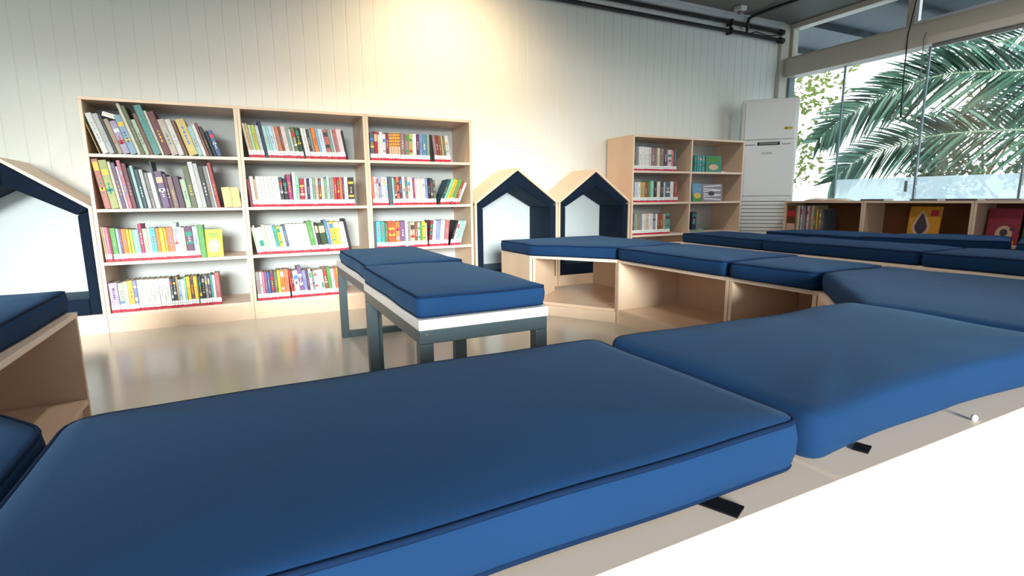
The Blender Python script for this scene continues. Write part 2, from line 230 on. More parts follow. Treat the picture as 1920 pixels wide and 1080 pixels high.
 'c1': [[0.8119, 0.0288, 0.188, 0, 'slate', 'b'], [0.8414, 0.024, 0.198, 0, 'crimson', 'h2'], [0.8664, 0.0112, 0.176, 0, 'cream', ''], [0.8783, 0.0203, 0.195, 0, 'white', ''], [0.8996, 0.0214, 0.181, 0, 'white', 'b'], [0.9216, 0.0228, 0.191, 0, 'maroon', ''], [0.9451, 0.0155, 0.193, 0, 'peach', 'o'], [0.9613, 0.0156, 0.194, 0, 'peach', 'o'], [0.9775, 0.0156, 0.194, 0, 'peach', 'o'], [0.9938, 0.0157, 0.195, 0, 'peach', 'o'], [1.0102, 0.0157, 0.196, 0, 'peach', 'o'], [1.0277, 0.0286, 0.195, 0, 'mauve', ''], [1.0569, 0.0333, 0.19, 0, 'mauve', 'b'], [1.0909, 0.0244, 0.192, 0, 'lime', 'b'], [1.1161, 0.0274, 0.193, 0, 'white', ''], [1.1442, 0.0205, 0.191, 0, 'plum', ''], [1.1654, 0.0206, 0.195, 0, 'periwinkle', ''], [1.1867, 0.035, 0.193, 0, 'steelblue', ''], [1.2224, 0.0209, 0.191, 0, 'sage', ''], [1.2447, 0.0166, 0.192, 0, 'black', 'n'], [1.2657, 0.021, 0.189, 6, 'mauve', ''], [1.2875, 0.0211, 0.19, 6, 'maroon', ''], [1.3094, 0.0212, 0.189, 6, 'brown', ''], [1.3314, 0.0139, 0.189, 6, 'tan', ''], [1.3461, 0.014, 0.189, 6, 'olive', ''], [1.3609, 0.0307, 0.19, 6, 'silver', 'b']],
 'c2': [[0.8132, 0.0168, 0.2, 2, 'salmon', ''], [0.8308, 0.0149, 0.199, 2, 'white', 'b'], [0.8464, 0.0149, 0.199, 2, 'silver', 'b'], [0.8622, 0.015, 0.198, 2, 'lilac', 'b'], [0.8779, 0.015, 0.198, 2, 'paleblue', 'b'], [0.8938, 0.0151, 0.198, 2, 'offwhite', 'b'], [0.9097, 0.0152, 0.198, 2, 'lightblue', 'b'], [0.9288, 0.0281, 0.201, 2, 'slate', 'n'], [0.9581, 0.0149, 0.194, 2, 'aqua', ''], [0.9739, 0.0154, 0.199, 2, 'maroon', 'b'], [0.9901, 0.0195, 0.199, 2, 'coral', 'b'], [1.0104, 0.0196, 0.201, 2, 'plum', 'b'], [1.0309, 0.0197, 0.201, 2, 'white', 'b'], [1.0514, 0.0198, 0.201, 2, 'mauve', 'b'], [1.072, 0.0199, 0.199, 2, 'cream', 'b'], [1.0928, 0.0158, 0.196, 2, 'white', ''], [1.1094, 0.0138, 0.195, 2, 'raspberry', ''], [1.1245, 0.0218, 0.184, 2, 'palepink', ''], [1.1471, 0.0202, 0.187, 2, 'white', ''], [1.1682, 0.0118, 0.186, 2, 'cream', ''], [1.1809, 0.0204, 0.189, 2, 'white', 'b'], [1.2022, 0.0205, 0.192, 2, 'periwinkle', ''], [1.2235, 0.0163, 0.195, 2, 'black', ''], [1.2407, 0.0207, 0.194, 2, 'charcoal', 'b'], [1.2622, 0.0186, 0.181, 2, 'olive', 'b'], [1.3047, 0.02, 0.194, -24, 'darkteal', ''], [1.3275, 0.0173, 0.203, -24, 'mint', ''], [1.3477, 0.0149, 0.202, -24, 'limeyellow', ''], [1.3653, 0.017, 0.198, -24, 'mustard', ''], [1.3848, 0.0318, 0.196, -24, 'green', ''], [1.4205, 0.0197, 0.185, -24, 'brick', ''], [1.4429, 0.0177, 0.172, -24, 'white', '']],
 'c3': [[0.8085, 0.0162, 0.194, 0, 'slate', 'n'], [0.8255, 0.0322, 0.194, 0, 'cyan', 't'], [0.8584, 0.0285, 0.193, 0, 'teal', 't'], [0.8877, 0.0208, 0.188, 0, 'olive', ''], [0.9104, 0.0515, 0.194, 0, 'vermilion', 'b'], [0.9639, 0.034, 0.189, 0, 'orange', 'b'], [0.9987, 0.0355, 0.192, 0, 'purple', ''], [1.0363, 0.0203, 0.196, 0, 'white', 'n'], [1.0574, 0.0143, 0.187, 0, 'grey', ''], [1.0733, 0.0345, 0.183, 0, 'peach', 'b'], [1.1086, 0.0198, 0.182, 0, 'brown', ''], [1.1293, 0.0178, 0.181, 0, 'paleblue', 'b'], [1.1479, 0.0158, 0.182, 0, 'green', ''], [1.1646, 0.0243, 0.184, 0, 'yellow', 'b'], [1.1897, 0.0118, 0.175, 0, 'peach', ''], [1.2099, 0.0231, 0.193, -6, 'maroon', 'b'], [1.234, 0.0245, 0.192, -6, 'palepink', ''], [1.2595, 0.0332, 0.186, -6, 'periwinkle', ''], [1.2937, 0.0335, 0.193, -6, 'paleblue', ''], [1.3283, 0.0337, 0.193, -6, 'rose', ''], [1.3753, 0.0174, 0.195, -19, 'black', ''], [1.3946, 0.0192, 0.191, -19, 'white', 'b'], [1.4157, 0.0201, 0.19, -19, 'mint', ''], [1.4378, 0.0223, 0.189, -19, 'seafoam', '']],
 'd1': [[3.1305, 0.0302, 0.208, 1, 'olive', ''], [3.1614, 0.0297, 0.211, 1, 'grey', ''], [3.1917, 0.0298, 0.209, 1, 'white', ''], [3.2222, 0.03, 0.21, 1, 'white', ''], [3.2529, 0.0336, 0.208, 1, 'white', ''], [3.2872, 0.0234, 0.207, 1, 'white', ''], [3.3113, 0.0236, 0.208, 1, 'palepink', ''], [3.3356, 0.0376, 0.201, 1, 'mauve', ''], [3.3739, 0.0309, 0.2, 1, 'taupe', ''], [3.4055, 0.031, 0.204, 1, 'cream', ''], [3.4372, 0.0447, 0.202, 1, 'taupe', ''], [3.4827, 0.0422, 0.201, 1, 'plum', ''], [3.5257, 0.0498, 0.192, 1, 'palepink', 'b'], [3.5762, 0.0291, 0.191, 1, 'salmon', ''], [3.606, 0.0322, 0.196, 1, 'slate', '']],
 'd2': [[3.1249, 0.022, 0.188, 0.5, 'grey', ''], [3.1485, 0.0374, 0.179, 0.5, 'paleblue', ''], [3.1866, 0.0301, 0.183, 0.5, 'white', ''], [3.2173, 0.0234, 0.183, 0.5, 'mustard', ''], [3.2414, 0.0228, 0.181, 0.5, 'tan', ''], [3.2649, 0.0312, 0.181, 0.5, 'rust', ''], [3.2968, 0.0202, 0.181, 0.5, 'olive', ''], [3.3177, 0.0133, 0.192, 0.5, 'green', ''], [3.3317, 0.0203, 0.192, 0.5, 'mint', ''], [3.3528, 0.0204, 0.192, 0.5, 'aqua', ''], [3.3739, 0.0354, 0.187, 0.5, 'black', ''], [3.4121, 0.0399, 0.187, 0.5, 'cream', ''], [3.455, 0.0367, 0.188, 0.5, 'charcoal', ''], [3.4938, 0.0224, 0.185, 0.5, 'paleblue', ''], [3.5169, 0.0568, 0.185, 0.5, 'slate', 'b'], [3.5744, 0.0404, 0.188, 0.5, 'white', ''], [3.6204, 0.0463, 0.189, 0.5, 'brick', '']],
 'd3': [[3.1297, 0.0232, 0.195, 1, 'plum', ''], [3.1536, 0.0096, 0.192, 1, 'grey', ''], [3.1639, 0.0371, 0.197, 1, 'sage', ''], [3.2017, 0.0235, 0.196, 1, 'taupe', ''], [3.2259, 0.0236, 0.191, 1, 'grey', ''], [3.2503, 0.0237, 0.192, 1, 'white', ''], [3.2747, 0.0203, 0.192, 1, 'cream', ''], [3.2957, 0.0274, 0.191, 1, 'beige', ''], [3.3239, 0.0525, 0.193, 1, 'offwhite', ''], [3.377, 0.035, 0.187, 1, 'grey', 'b'], [3.4128, 0.0208, 0.189, 1, 'white', ''], [3.4343, 0.0238, 0.189, 1, 'brown', ''], [3.4589, 0.0399, 0.191, 1, 'brown', ''], [3.4995, 0.0314, 0.19, 1, 'tan', ''], [3.5317, 0.0552, 0.189, 1, 'teal', 'b']]
}
FRONDS = [
 ([(7.6,.5,1.45),(7.45,1.6,1.85),(7.25,2.73,2.02),(7.1,3.5,2.086),(6.95,4.25,1.80),(6.9,4.65,1.50)], .66, .06, 104, 1),
 ([(7.6,.5,1.1),(7.45,1.6,1.33),(7.3,2.67,1.43),(7.1,3.45,1.43),(6.95,4.09,1.215),(6.9,4.4,.95)], .6, .056, 98, 2),
 ([(7.9,.3,1.8),(8.0,1.3,2.35),(8.0,2.4,2.55),(8.0,3.4,2.5),(8.0,4.5,2.3)], .7, .055, 90, 3),
 ([(7.9,.2,1.5),(8.3,1.3,2.0),(8.4,2.4,2.05),(8.4,3.4,1.8),(8.4,4.1,1.4)], .62, .055, 84, 4),
 ([(7.8,.2,1.7),(8.5,1.2,2.9),(8.7,2.2,3.3),(8.8,3.2,3.2),(8.7,4.2,2.8)], .7, .05, 60, 6),
 ([(7.6,.1,1.7),(7.2,-.5,2.2),(7.0,-1.2,2.3),(6.9,-1.9,1.9)], .6, .05, 44, 5),
]
def part(mb, name, m, t, root=None, bevel=0):
    return mb.build(name, m, t, bevel, tuple((root or t).location))

# ---------------------------------------------------------------- camera (focal length in pixels 985.7 on a 1920 px frame)
cam_d = bpy.data.cameras.new('camera'); cam = bpy.data.objects.new('camera', cam_d); C.objects.link(cam)
cam_d.sensor_width = 36; cam_d.lens = 985.72/1920*36; cam_d.clip_start = .02
PIT, YAW, ROLL, CH = .16748, .4637, -.00905, .76457
fw = Vector((math.sin(YAW)*math.cos(PIT), math.cos(YAW)*math.cos(PIT), -math.sin(PIT)))
rt = Vector((math.cos(YAW), -math.sin(YAW), 0)); up = rt.cross(fw)
rt, up = rt*math.cos(ROLL)+up*math.sin(ROLL), -rt*math.sin(ROLL)+up*math.cos(ROLL)
cam.matrix_world = Matrix(((rt.x, up.x, -fw.x, 0), (rt.y, up.y, -fw.y, 0), (rt.z, up.z, -fw.z, CH), (0,0,0,1)))
bpy.context.scene.camera = cam

# ---------------------------------------------------------------- room shell
XL, XR, YS, YN, ZC = -3.2, 5.6, -1.9, 4.2, 2.64
b = MB(); b.box(XL-.1, XR+.08, YS-.1, YN+.1, -.1, 0); struct(b.build('floor', M['floor']), 'beige glossy vinyl floor of the reading room')
b = MB(); b.box(XL-.1, XR+.05, YS-.1, YN+.1, ZC, ZC+.1); struct(b.build('ceiling', M['ceil']), 'flat grey panelled ceiling')
b = MB()                                          # north wall: upright planks with V grooves every 0.1 m
xs = []; g = -3.284
while g < XR+.1:
    xs += [(g-.046, 0), (g+.0472, 0), (g+.0488, .0025), (g+.0512, .0025)]; g += .1
xs = [x for x in xs if XL <= x[0] <= 5.44]; xs = [(XL, 0)] + xs + [(5.44, 0)]
n = len(xs); vs = [(x, YN+d, 0) for x, d in xs] + [(x, YN+d, ZC) for x, d in xs]
b.add(vs, [(i, i+1, n+i+1, n+i) for i in range(n-1)]); b.box(XL, 5.44, YN+.02, YN+.1, 0, ZC)
struct(b.build('wall_north', M['wall']), 'cream wall of narrow upright planks behind the bookcases')
b = MB(); b.box(XL-.1, XL, YS-.1, YN+.1, 0, ZC); struct(b.build('wall_west', M['wall_west']))
b = MB()                                          # south wall behind the viewer: a long window between piers
b.box(XL, -3.1, YS-.1, YS, 0, ZC); b.box(1.4, XR, YS-.1, YS, 0, ZC); b.box(-3.1, 1.4, YS-.1, YS, 2.15, ZC); b.box(-3.1, 1.4, YS-.1, YS, 0, .06)
struct(b.build('wall_south', M['wall_plain']))
b = MB()
for x in (-3.1, 1.34): b.box(x, x+.06, YS-.08, YS-.02, .06, 2.15)
b.box(-3.1, 1.4, YS-.08, YS-.02, .06, .1); b.box(-3.1, 1.4, YS-.08, YS-.02, 2.1, 2.15)
w = struct(b.build('window_3', M['frame'])); b = MB(); b.box(-3.06, 1.36, YS-.055, YS-.045, .1, 2.1); b.build('glass_panes', M['glass'], w)
t = thing('roller_blind', 'pale translucent roller blind added behind the viewer to cut sun through the south window', 'blind', (-.85, YS+.03, 2.1))  # unseen blind, added to cut the sun and spread soft light
b = MB(); b.box(-3.1, 1.4, YS+.02, YS+.025, 1.9, 2.12); part(b, 'fabric', M['blind'], t)
b = MB(); b.box(-3.1, 1.4, YS+.012, YS+.033, 1.87, 1.9); part(b, 'bottom_bar', M['plastic'], t)
b = MB(); b.box(-3.12, 1.42, YS+.002, YS+.07, 2.12, 2.2); part(b, 'cassette', M['plastic'], t)
b = MB()                                          # cornice along the planked wall
b.box(XL, 5.44, YN-.035, YN, 2.575, ZC); b.box(XL, 5.44, YN-.05, YN-.035, 2.61, ZC); b.box(XL, 5.44, YN-.012, YN, 2.565, 2.575)
struct(b.build('trim_1', M['cornice'], bevel=.003), 'white cornice along the top of the planked wall')

# window wall on the east side
b = MB(); b.box(5.43, 5.68, 4.165, 4.28, 0, ZC); b.box(5.415, 5.45, 4.15, 4.2, 0, 2.1)
struct(b.build('trim_2', M['frame'], bevel=.004), 'beige corner post where planked wall meets the windows')
b = MB(); b.box(5.5, 5.68, YS, 4.19, 2.075, 2.265); b.box(5.53, 5.68, YS, 4.165, 2.265, 2.285)
struct(b.build('wall_east', M['frame'], bevel=.004), 'beige beam across the window wall below the upper panes')
b = MB(); b.box(5.56, 5.68, YS, 4.165, 2.585, ZC); struct(b.build('trim_3', M['frame'], bevel=.004))
SE_ = [4.165, 3.535, 2.78, 2.02, 1.26, .5, -.26, -1.02, -1.78]
b = MB(); b.box(5.56, 5.66, YS, 4.165, 0, .05)
for y in SE_[1:]: b.box(5.59, 5.612, y-.007, y+.007, .05, 2.075)
b.box(5.57, 5.66, 4.135, 4.165, .05, 2.075)
b.box(5.585, 5.6, 2.84, 2.86, .8, .9)
win = struct(b.build('window_1', M['glass_edge']), 'tall frameless glass panes of the window wall')
b = MB()
for a, c in zip(SE_[:-1], SE_[1:]): b.box(5.597, 5.605, c+.009, a-.009, .05, 2.075)
b.build('glass_panes', M['glass'], win)
b = MB()
for a, c in zip(SE_[1:-1], SE_[2:]): b.box(5.606, 5.608, c+.012, a-.012, .05, .935)
o = b.build('frosted_film', M['frosted'], win); o['label'] = 'pale blue frosted band on the lower panes'
b = MB(); b.box(5.57, 5.66, 2.915, 2.99, 2.285, 2.585); b.box(5.57, 5.66, 4.13, 4.165, 2.285, 2.585)
for y in (1.4, -.2): b.box(5.57, 5.66, y-.03, y+.03, 2.285, 2.585)
tw = struct(b.build('window_2', M['frame'], bevel=.003), 'upper row of transom panes')
b = MB(); b.box(5.555, 5.585, 2.885, 2.915, 2.285, 2.585); b.box(5.555, 5.585, 1.43, 2.885, 2.285, 2.315); b.box(5.555, 5.585, 1.43, 1.46, 2.315, 2.585)
o = b.build('sash', M['frame_white'], tw, bevel=.003); o['label'] = 'white sash round the second transom pane'
b = MB(); b.box(5.61, 5.617, 2.99, 4.13, 2.285, 2.585); b.box(5.567, 5.574, 1.46, 2.885, 2.315, 2.585); b.box(5.61, 5.617, -1.9, 1.37, 2.285, 2.585)
b.build('glass_panes', M['glass'], tw)

# roller blind under the beam, its chain, and the loose cable
rb = thing('roller_blind', 'beige roller blind cassette under the window beam, with a bead chain', 'blind', (5.46, 1.0, 2.09))
b = MB(); b.box(5.43, 5.5, -.8, 2.735, 2.062, 2.135); part(b, 'cassette', M['frame'], rb, bevel=.01)
b = MB(); b.box(5.455, 5.462, -.78, 2.7, 2.03, 2.062); part(b, 'bottom_bar', M['plastic_dim'], rb, bevel=.002)
b = MB(); b.tube([(5.44,2.75,2.17),(5.425,2.755,2.12),(5.42,2.75,2.06),(5.42,2.745,1.9),(5.42,2.74,1.5),(5.42,2.74,1.0)], .004, 6)
part(b, 'pull_chain', M['plastic_dim'], rb)
b = MB(); b.tube([(5.42,2.835,2.63),(5.42,2.845,2.45),(5.41,2.86,2.3),(5.4,2.873,2.176),(5.395,2.868,1.9),(5.395,2.86,1.6),(5.395,2.857,1.5)], .006, 8)
b.tube([(5.395,2.857,1.5),(5.395,2.857,1.465)], .01, 8)
tag(b.build('hanging_cable', M['pipe'], off=(5.4,2.86,2.1)), 'thin black cable hanging loose from the ceiling in front of the window', 'cable')

# pipes along the top of the wall
b = MB(); b.tube([(-3.19,4.15,2.45),(5.36,4.15,2.45)], .019, 12); b.tube([(5.36,4.15,2.45),(5.43,4.15,2.45)], .03, 12)
pl = tag(b.build('wall_pipe', M['pipe'], off=(1,4.15,2.45)), 'lower of two black pipes along the top of the planked wall', 'pipe', 'pipes along the planked wall')
for x in (4.62, 1.8, -.9):
    c = MB(); c.box(x-.012, x+.012, 4.125, 4.199, 2.42, 2.482); c.box(x-.006,x+.006,4.14,4.165,2.48,2.505); part(c, 'clamp', M['pipe'], pl, bevel=.003)
b = MB(); b.tube([(4.8,4.15,2.452),(4.84,4.15,2.455),(4.855,4.145,2.48),(4.855,4.14,2.56),(4.855,4.13,2.595),(4.855,4.09,2.61),(4.855,3.9,2.612),(4.86,3.0,2.612),(4.86,1.0,2.612),(4.86,-1.8,2.612)], .016, 10)
o = part(b, 'branch_pipe', M['pipe'], pl); o['label'] = 'thinner branch bending up and across the ceiling'
b = MB(); b.tube([(-3.19,4.15,2.535),(5.37,4.15,2.535)], .019, 12); b.tube([(5.37,4.15,2.535),(5.43,4.15,2.535)], .027, 12)
pu = tag(b.build('wall_pipe', M['pipe'], off=(1,4.15,2.535)), 'upper of two black pipes along the top of the planked wall', 'pipe', 'pipes along the planked wall')
for x in (4.62, 1.8, -.9):
    c = MB(); c.box(x-.012, x+.012, 4.125, 4.199, 2.505, 2.565); part(c, 'clamp', M['pipe'], pu, bevel=.003)
b = MB(); b.tube([(4.95,4.16,2.48),(5.0,4.15,2.492),(5.1,4.15,2.48),(5.2,4.15,2.476),(5.3,4.15,2.49),(5.38,4.15,2.515)], .006, 8)
o = part(b, 'short_cable', M['pipe'], pu)
# ceiling sensor
t = thing('ceiling_sensor', 'small white box sensor hanging under the ceiling near the pipes', 'sensor', (4.58, 4.01, 2.6))
b = MB(); b.box(4.54, 4.62, 3.96, 4.05, 2.595, ZC-.001); part(b, 'housing', M['plastic'], t, bevel=.006)
b = MB(); b.lathe([(.022,2.597),(.026,2.58),(.018,2.565),(.006,2.562)], 4.58, 4.005, 14); part(b, 'lens', M['plastic_dim'], t)
# wall-washing spotlight (just above the picture)
t = thing('ceiling_spotlight', 'small round spotlight on the ceiling, washing the planked wall with warm light', 'spotlight', (1.5, 3.3, 2.6))
b = MB(); b.lathe([(.05,ZC-.001),(.05,2.62),(.012,2.62),(.012,2.6)], 1.5, 3.3, 20); part(b, 'base', M['plastic'], t)
b = MB(); b.lathe([(.02,2.6),(.045,2.59),(.05,2.5),(.045,2.5),(.04,2.52)], 1.5, 3.3, 20); part(b, 'lamp_head', M['plastic'], t)
sp = bpy.data.lights.new('spot_lamp', 'SPOT'); spo = bpy.data.objects.new('spot_lamp', sp); C.objects.link(spo)
spo.location = (1.5, 3.3, 2.495); sp.energy = LAMP_W; sp.color = (1, .72, .42); sp.spot_size = 2.5; sp.spot_blend = 1.0; sp.shadow_soft_size = .04
spo.rotation_euler = (math.radians(38), 0, 0)

for (x, y, where) in ((-1.7, 2.5, 'above the large reading nook'), (.2, 2.5, 'above the metal benches'), (2.7, 2.5, 'above the corner bench at the twin nooks'), (4.2, 2.1, 'near the window wall')):
    t = thing('ceiling_downlight', 'small round white downlight in the ceiling ' + where, 'downlight', (x, y, 2.62), 'ceiling downlights')
    b = MB(); b.lathe([(.055,ZC-.001),(.06,2.63),(.055,2.615),(.042,2.612),(.04,2.625)], x, y, 20); part(b, 'housing', M['plastic'], t)
    l = bpy.data.lights.new('downlight_lamp', 'SPOT'); lo = bpy.data.objects.new('downlight_lamp', l); C.objects.link(lo)
    lo.location = (x, y, 2.605); l.energy = DOWN_W; l.color = (1, .96, .9); l.spot_size = 2.9; l.spot_blend = .6; l.shadow_soft_size = .05
# ---------------------------------------------------------------- bookcases
YB0, UW, X0 = 3.796, .784, -.783
HB = 1.35
def bookcase(t, x0, w, shelves, h, cols=1, depth=.38, y0=YB0, plinth=.115):
    T = .018
    for k in range(cols+1):
        xx = x0+w*k if k < cols else x0+w*cols
        xa = xx if k == 0 else (xx-T if k == cols else xx-T/2)
        b = MB(); b.box(xa, xa+T, y0, y0+depth, 0, h-T); part(b, 'side_panel', M['birch'], t, bevel=.0015)
    x1 = x0+w*cols
    b = MB(); b.box(x0, x1, y0-.001, y0+depth, h-T, h); part(b, 'top_panel', M['birch'], t, bevel=.0015)
    b = MB(); b.box(x0+T, x1-T, y0+depth-.006, y0+depth-.001, plinth, h-T); part(b, 'back_panel', M['panel_white'], t)
    b = MB(); b.box(x0+T, x1-T, y0+.001, y0+.019, 0, plinth-T); part(b, 'plinth', M['birch'], t)
    for k in range(cols):
        xa = x0+w*k+(T if k == 0 else T/2); xb = x0+w*(k+1)-(T if k == cols-1 else T/2)
        for z in shelves: 
            b = MB(); b.box(xa, xb, y0+.002, y0+depth-.006, z-T, z); part(b, 'shelf', M['birch_edge'], t, bevel=.001)
SH = [1.0403, .7286, .4195, .115]
names = ['leftmost tall birch bookcase, beside the large reading nook, with tilted picture books',
         'middle one of the three tall birch bookcases, filled with labelled books',
         'right-hand tall birch bookcase of three, its end beside the small twin nooks']
for k in range(3):
    t = thing('bookcase', names[k], 'bookcase', (X0+UW*(k+.5), YB0+.19, 0), 'tall birch bookcases along the planked wall')
    bookcase(t, X0+UW*k+.0006, UW-.0012, SH, HB)
t = thing('bookcase', 'two-column birch bookcase between the twin nooks and the air conditioner', 'bookcase', (3.81, YB0+.19, 0))
bookcase(t, 3.108, .703, [1.007, .7245, .4285, .115], 1.316, 2)

# ---------------------------------------------------------------- reading nooks
def nook(x0, label):
    w, ez, az, T, dep = .752, .742, 1.012, .018, .38
    x1 = x0+w; cx = x0+w/2; y0 = YB0; y1 = y0+dep
    t = thing('reading_nook', label, 'reading nook', (cx, y0+.19, 0), 'house-shaped reading nooks by the planked wall')
    for a, bb in ((x0, x0+T), (x1-T, x1)):
        b = MB(); b.box(a, bb, y0, y1, 0, ez-.012); part(b, 'side_panel', M['birch'], t, bevel=.001)
    sl = (az-ez)/(w/2); vt = T*math.sqrt(1+sl*sl)
    b = MB(); b.prism_y([(x0,ez),(cx,az),(cx,az-vt),(x0,ez-vt)], y0, y1); part(b, 'roof_panel', M['birch'], t, bevel=.001)
    b = MB(); b.prism_y([(x1,ez),(cx,az),(cx,az-vt),(x1,ez-vt)], y0, y1); part(b, 'roof_panel', M['birch'], t, bevel=.001)
    b = MB(); b.box(x0+T, x1-T, y0+.002, y0+.02, 0, .115); b.box(x0+T, x1-T, y0+.02, y1-.02, .097, .115); part(b, 'base', M['birch'], t)
    b = MB(); b.prism_y([(x0+T,.115),(x1-T,.115),(x1-T,ez-.03),(cx,az-vt-.002),(x0+T,ez-.03)], y1-.012, y1-.002); part(b, 'back_panel', M['nook_back'], t)
    # padding : side pads, two roof pads and the seat
    q = .055; ya, yb = y0+.006, y1-.013; iz, ia = .696, .866
    def soft(mb, name): 
        o = part(mb, name, M['navy_pad'], t); m = o.modifiers.new('soft_edge','BEVEL'); m.width = .009; m.segments = 3; m.limit_method = 'ANGLE'; m.angle_limit = .5
        for p in o.data.polygons: p.use_smooth = True
        return o
    b = MB(); b.prism_y([(x0+T,.118),(x0+T+q,.118),(x0+T+q,iz),(x0+T,ez-vt-.004)], ya, yb); soft(b, 'side_padding')
    b = MB(); b.prism_y([(x1-T,.118),(x1-T-q,.118),(x1-T-q,iz),(x1-T,ez-vt-.004)], ya, yb); soft(b, 'side_padding')
    b = MB(); b.prism_y([(x0+T,ez-vt-.003+.013),(x0+T+q,iz),(cx,ia),(cx,az-vt-.003)], ya, yb); soft(b, 'roof_padding')
    b = MB(); b.prism_y([(x1-T,ez-vt-.003+.013),(x1-T-q,iz),(cx,ia),(cx,az-vt-.003)], ya, yb); soft(b, 'roof_padding')
    b = MB(); b.box(x0+T+q+.001, x1-T-q-.001, ya, yb, .116, .212); soft(b, 'seat_padding')
nook(X0-.752-.001, 'large-looking house-shaped birch nook with navy padding left of the tall bookcases')
nook(1.583, 'house-shaped birch nook with navy padding, next to the end of the tall bookcases')
nook(2.341, 'house-shaped birch nook with navy padding, next to the two-column bookcase')

# ---------------------------------------------------------------- books
PALETTE = dict(apricot='f2b65c',aqua='9fd0cf',beige='cdb8a4',black='26242a',blue='4468a0',brick='a04a40',brown='8a5540',charcoal='45434a',coral='e07a5c',cream='e2d6bc',crimson='a82a40',cyan='5cb8d0',darkbrown='40302c',darkgreen='32492c',darkteal='2c5560',green='5e9a54',grey='8e9092',lightblue='b4cfe0',lilac='b4a2cc',lime='b0bb5c',limeyellow='c9c846',magenta='a83a66',maroon='7c3a40',mauve='96767a',mint='8ed0b0',mustard='cda440',navy='2c3450',offwhite='dcdad6',olive='6c7450',orange='e0803a',paleblue='c6d2e2',palegreen='b4ccaa',palepink='dcc6c8',peach='e0bca0',periwinkle='8890c0',pink='d87890',plum='62405c',purple='7c5c8c',raspberry='a2406c',red='b83a3c',rose='b26a6c',rust='9c5a34',sage='8aa08a',salmon='d07466',seafoam='acccc4',silver='c2c4c6',skyblue='7eb0d0',slate='545e6a',steelblue='5a88a8',tan='bba37e',taupe='93826f',teal='4aa09a',terracotta='c07a5a',vermilion='e05a3a',white='e8e6e4',yellow='e8c848')
SAY = dict(offwhite='off-white',paleblue='pale blue',palegreen='pale green',palepink='pale pink',lightblue='light blue',darkgreen='dark green',darkteal='dark teal',darkbrown='dark brown',limeyellow='yellow-green',skyblue='sky blue',steelblue='steel blue')
ORD = ['first','second','third','fourth','fifth','sixth','seventh','eighth','ninth','tenth','eleventh','twelfth','thirteenth','fourteenth','fifteenth','sixteenth','seventeenth','eighteenth','nineteenth','twentieth']
ORD2 = {21:'twenty-first',22:'twenty-second',23:'twenty-third',24:'twenty-fourth',25:'twenty-fifth',26:'twenty-sixth',27:'twenty-seventh',28:'twenty-eighth',29:'twenty-ninth',30:'thirtieth',31:'thirty-first',32:'thirty-second',33:'thirty-third'}
def ordinal(i): return ORD[i] if i < 20 else ORD2[i+1]
MK = ['mk_white','mk_dark','mk_red','mk_gold','mk_teal','mk_tan','mk_orange','mk_blue','mk_grey','mk_pink','mk_green']
BOOKM = [M['book']] + [M[k] for k in MK]
def lum(c): return .3*c[0]+.59*c[1]+.11*c[2]
def make_book(name, t, h, depth, colname, mark, labelled):
    """spine at y=0 facing -y, thickness along x, height along z, origin at the lower front left corner"""
    rnd = random.Random(int(t*1e5)+int(h*1e4)*7+len(colname)*131)
    col = hx(PALETTE[colname]); cb = .0018
    b = MB(); e = min(.003, t*.2)
    b.prism([(0,e),(e,0),(t-e,0),(t,e),(t,e+.001),(0,e+.001)], 0, h)            # rounded spine
    b.box(0, cb, e+.001, depth, 0, h); b.box(t-cb, t, e+.001, depth, 0, h)          # boards
    def strip(z0, z1, k, a=0.0, c=1.0): b.box(e+(t-2*e)*a, e+(t-2*e)*c, -.0005, .0002, z0*h, z1*h, 1+MK.index(k))
    light = lum(col) > .22
    ink = rnd.choice((['mk_grey'] if colname in ('white','offwhite','cream','palepink','silver','paleblue') else ['mk_dark','mk_grey','mk_red','mk_teal','mk_blue']) if light else ['mk_white','mk_white','mk_gold','mk_tan','mk_grey'])
    if mark in ('', 't', 'b'):
        z = .45 if labelled else .3
        for k in range(7 if mark == 't' else 4):
            l = rnd.uniform(.02,.06); 
            if z+l < .93: strip(z, z+l, ink, .36, .64)
            z += l+rnd.uniform(.012,.05)
    if mark == 'b':
        k2 = rnd.choice(['mk_white','mk_dark','mk_red','mk_gold','mk_teal','mk_tan','mk_blue','mk_pink','mk_green','mk_grey'])
        z = rnd.uniform(.66,.8); strip(z, z+rnd.uniform(.05,.2), k2)
        z = rnd.uniform(.3,.5); strip(z, z+rnd.uniform(.04,.12), rnd.choice([k2, ink]))
    if mark == 'h': strip(.3, .52, 'mk_teal', .1, .9)
    if mark == 'h2': strip(.66, .9, 'mk_tan')
    if mark == 'o':
        strip(.5, .98, 'mk_orange')
        for z in (.53,.63,.74,.85,.95): strip(z, z+.03, 'mk_red')
    if name == 'picture_book':
        g = lum(col); col = tuple((c*.72+g*.28)*.84 for c in col[:3])+(1,)
    o = b.build(name, BOOKM); o.color = col
    p = MB(); p.box(cb+.0002, t-cb-.0002, e+.0012, depth-.004, .003, h-.003); p.build('page_block', M['paper'], o)
    if labelled:
        l = MB(); d = rnd.uniform(-.0015,.0015)
        l.box(.0006, t-.0006, -.0011, e+.004, .017+d, .045+d, 0); l.box(.0006, t-.0006, -.0011, e+.004, .0008, .0165+d, 1)
        if t > .012: l.box(t*.25, t*.75, -.0014, -.0009, .027+d, .031+d, 2)
        l.build('spine_label', [M['label_white'], M['label_red'], M['mk_grey']], o)
    return o
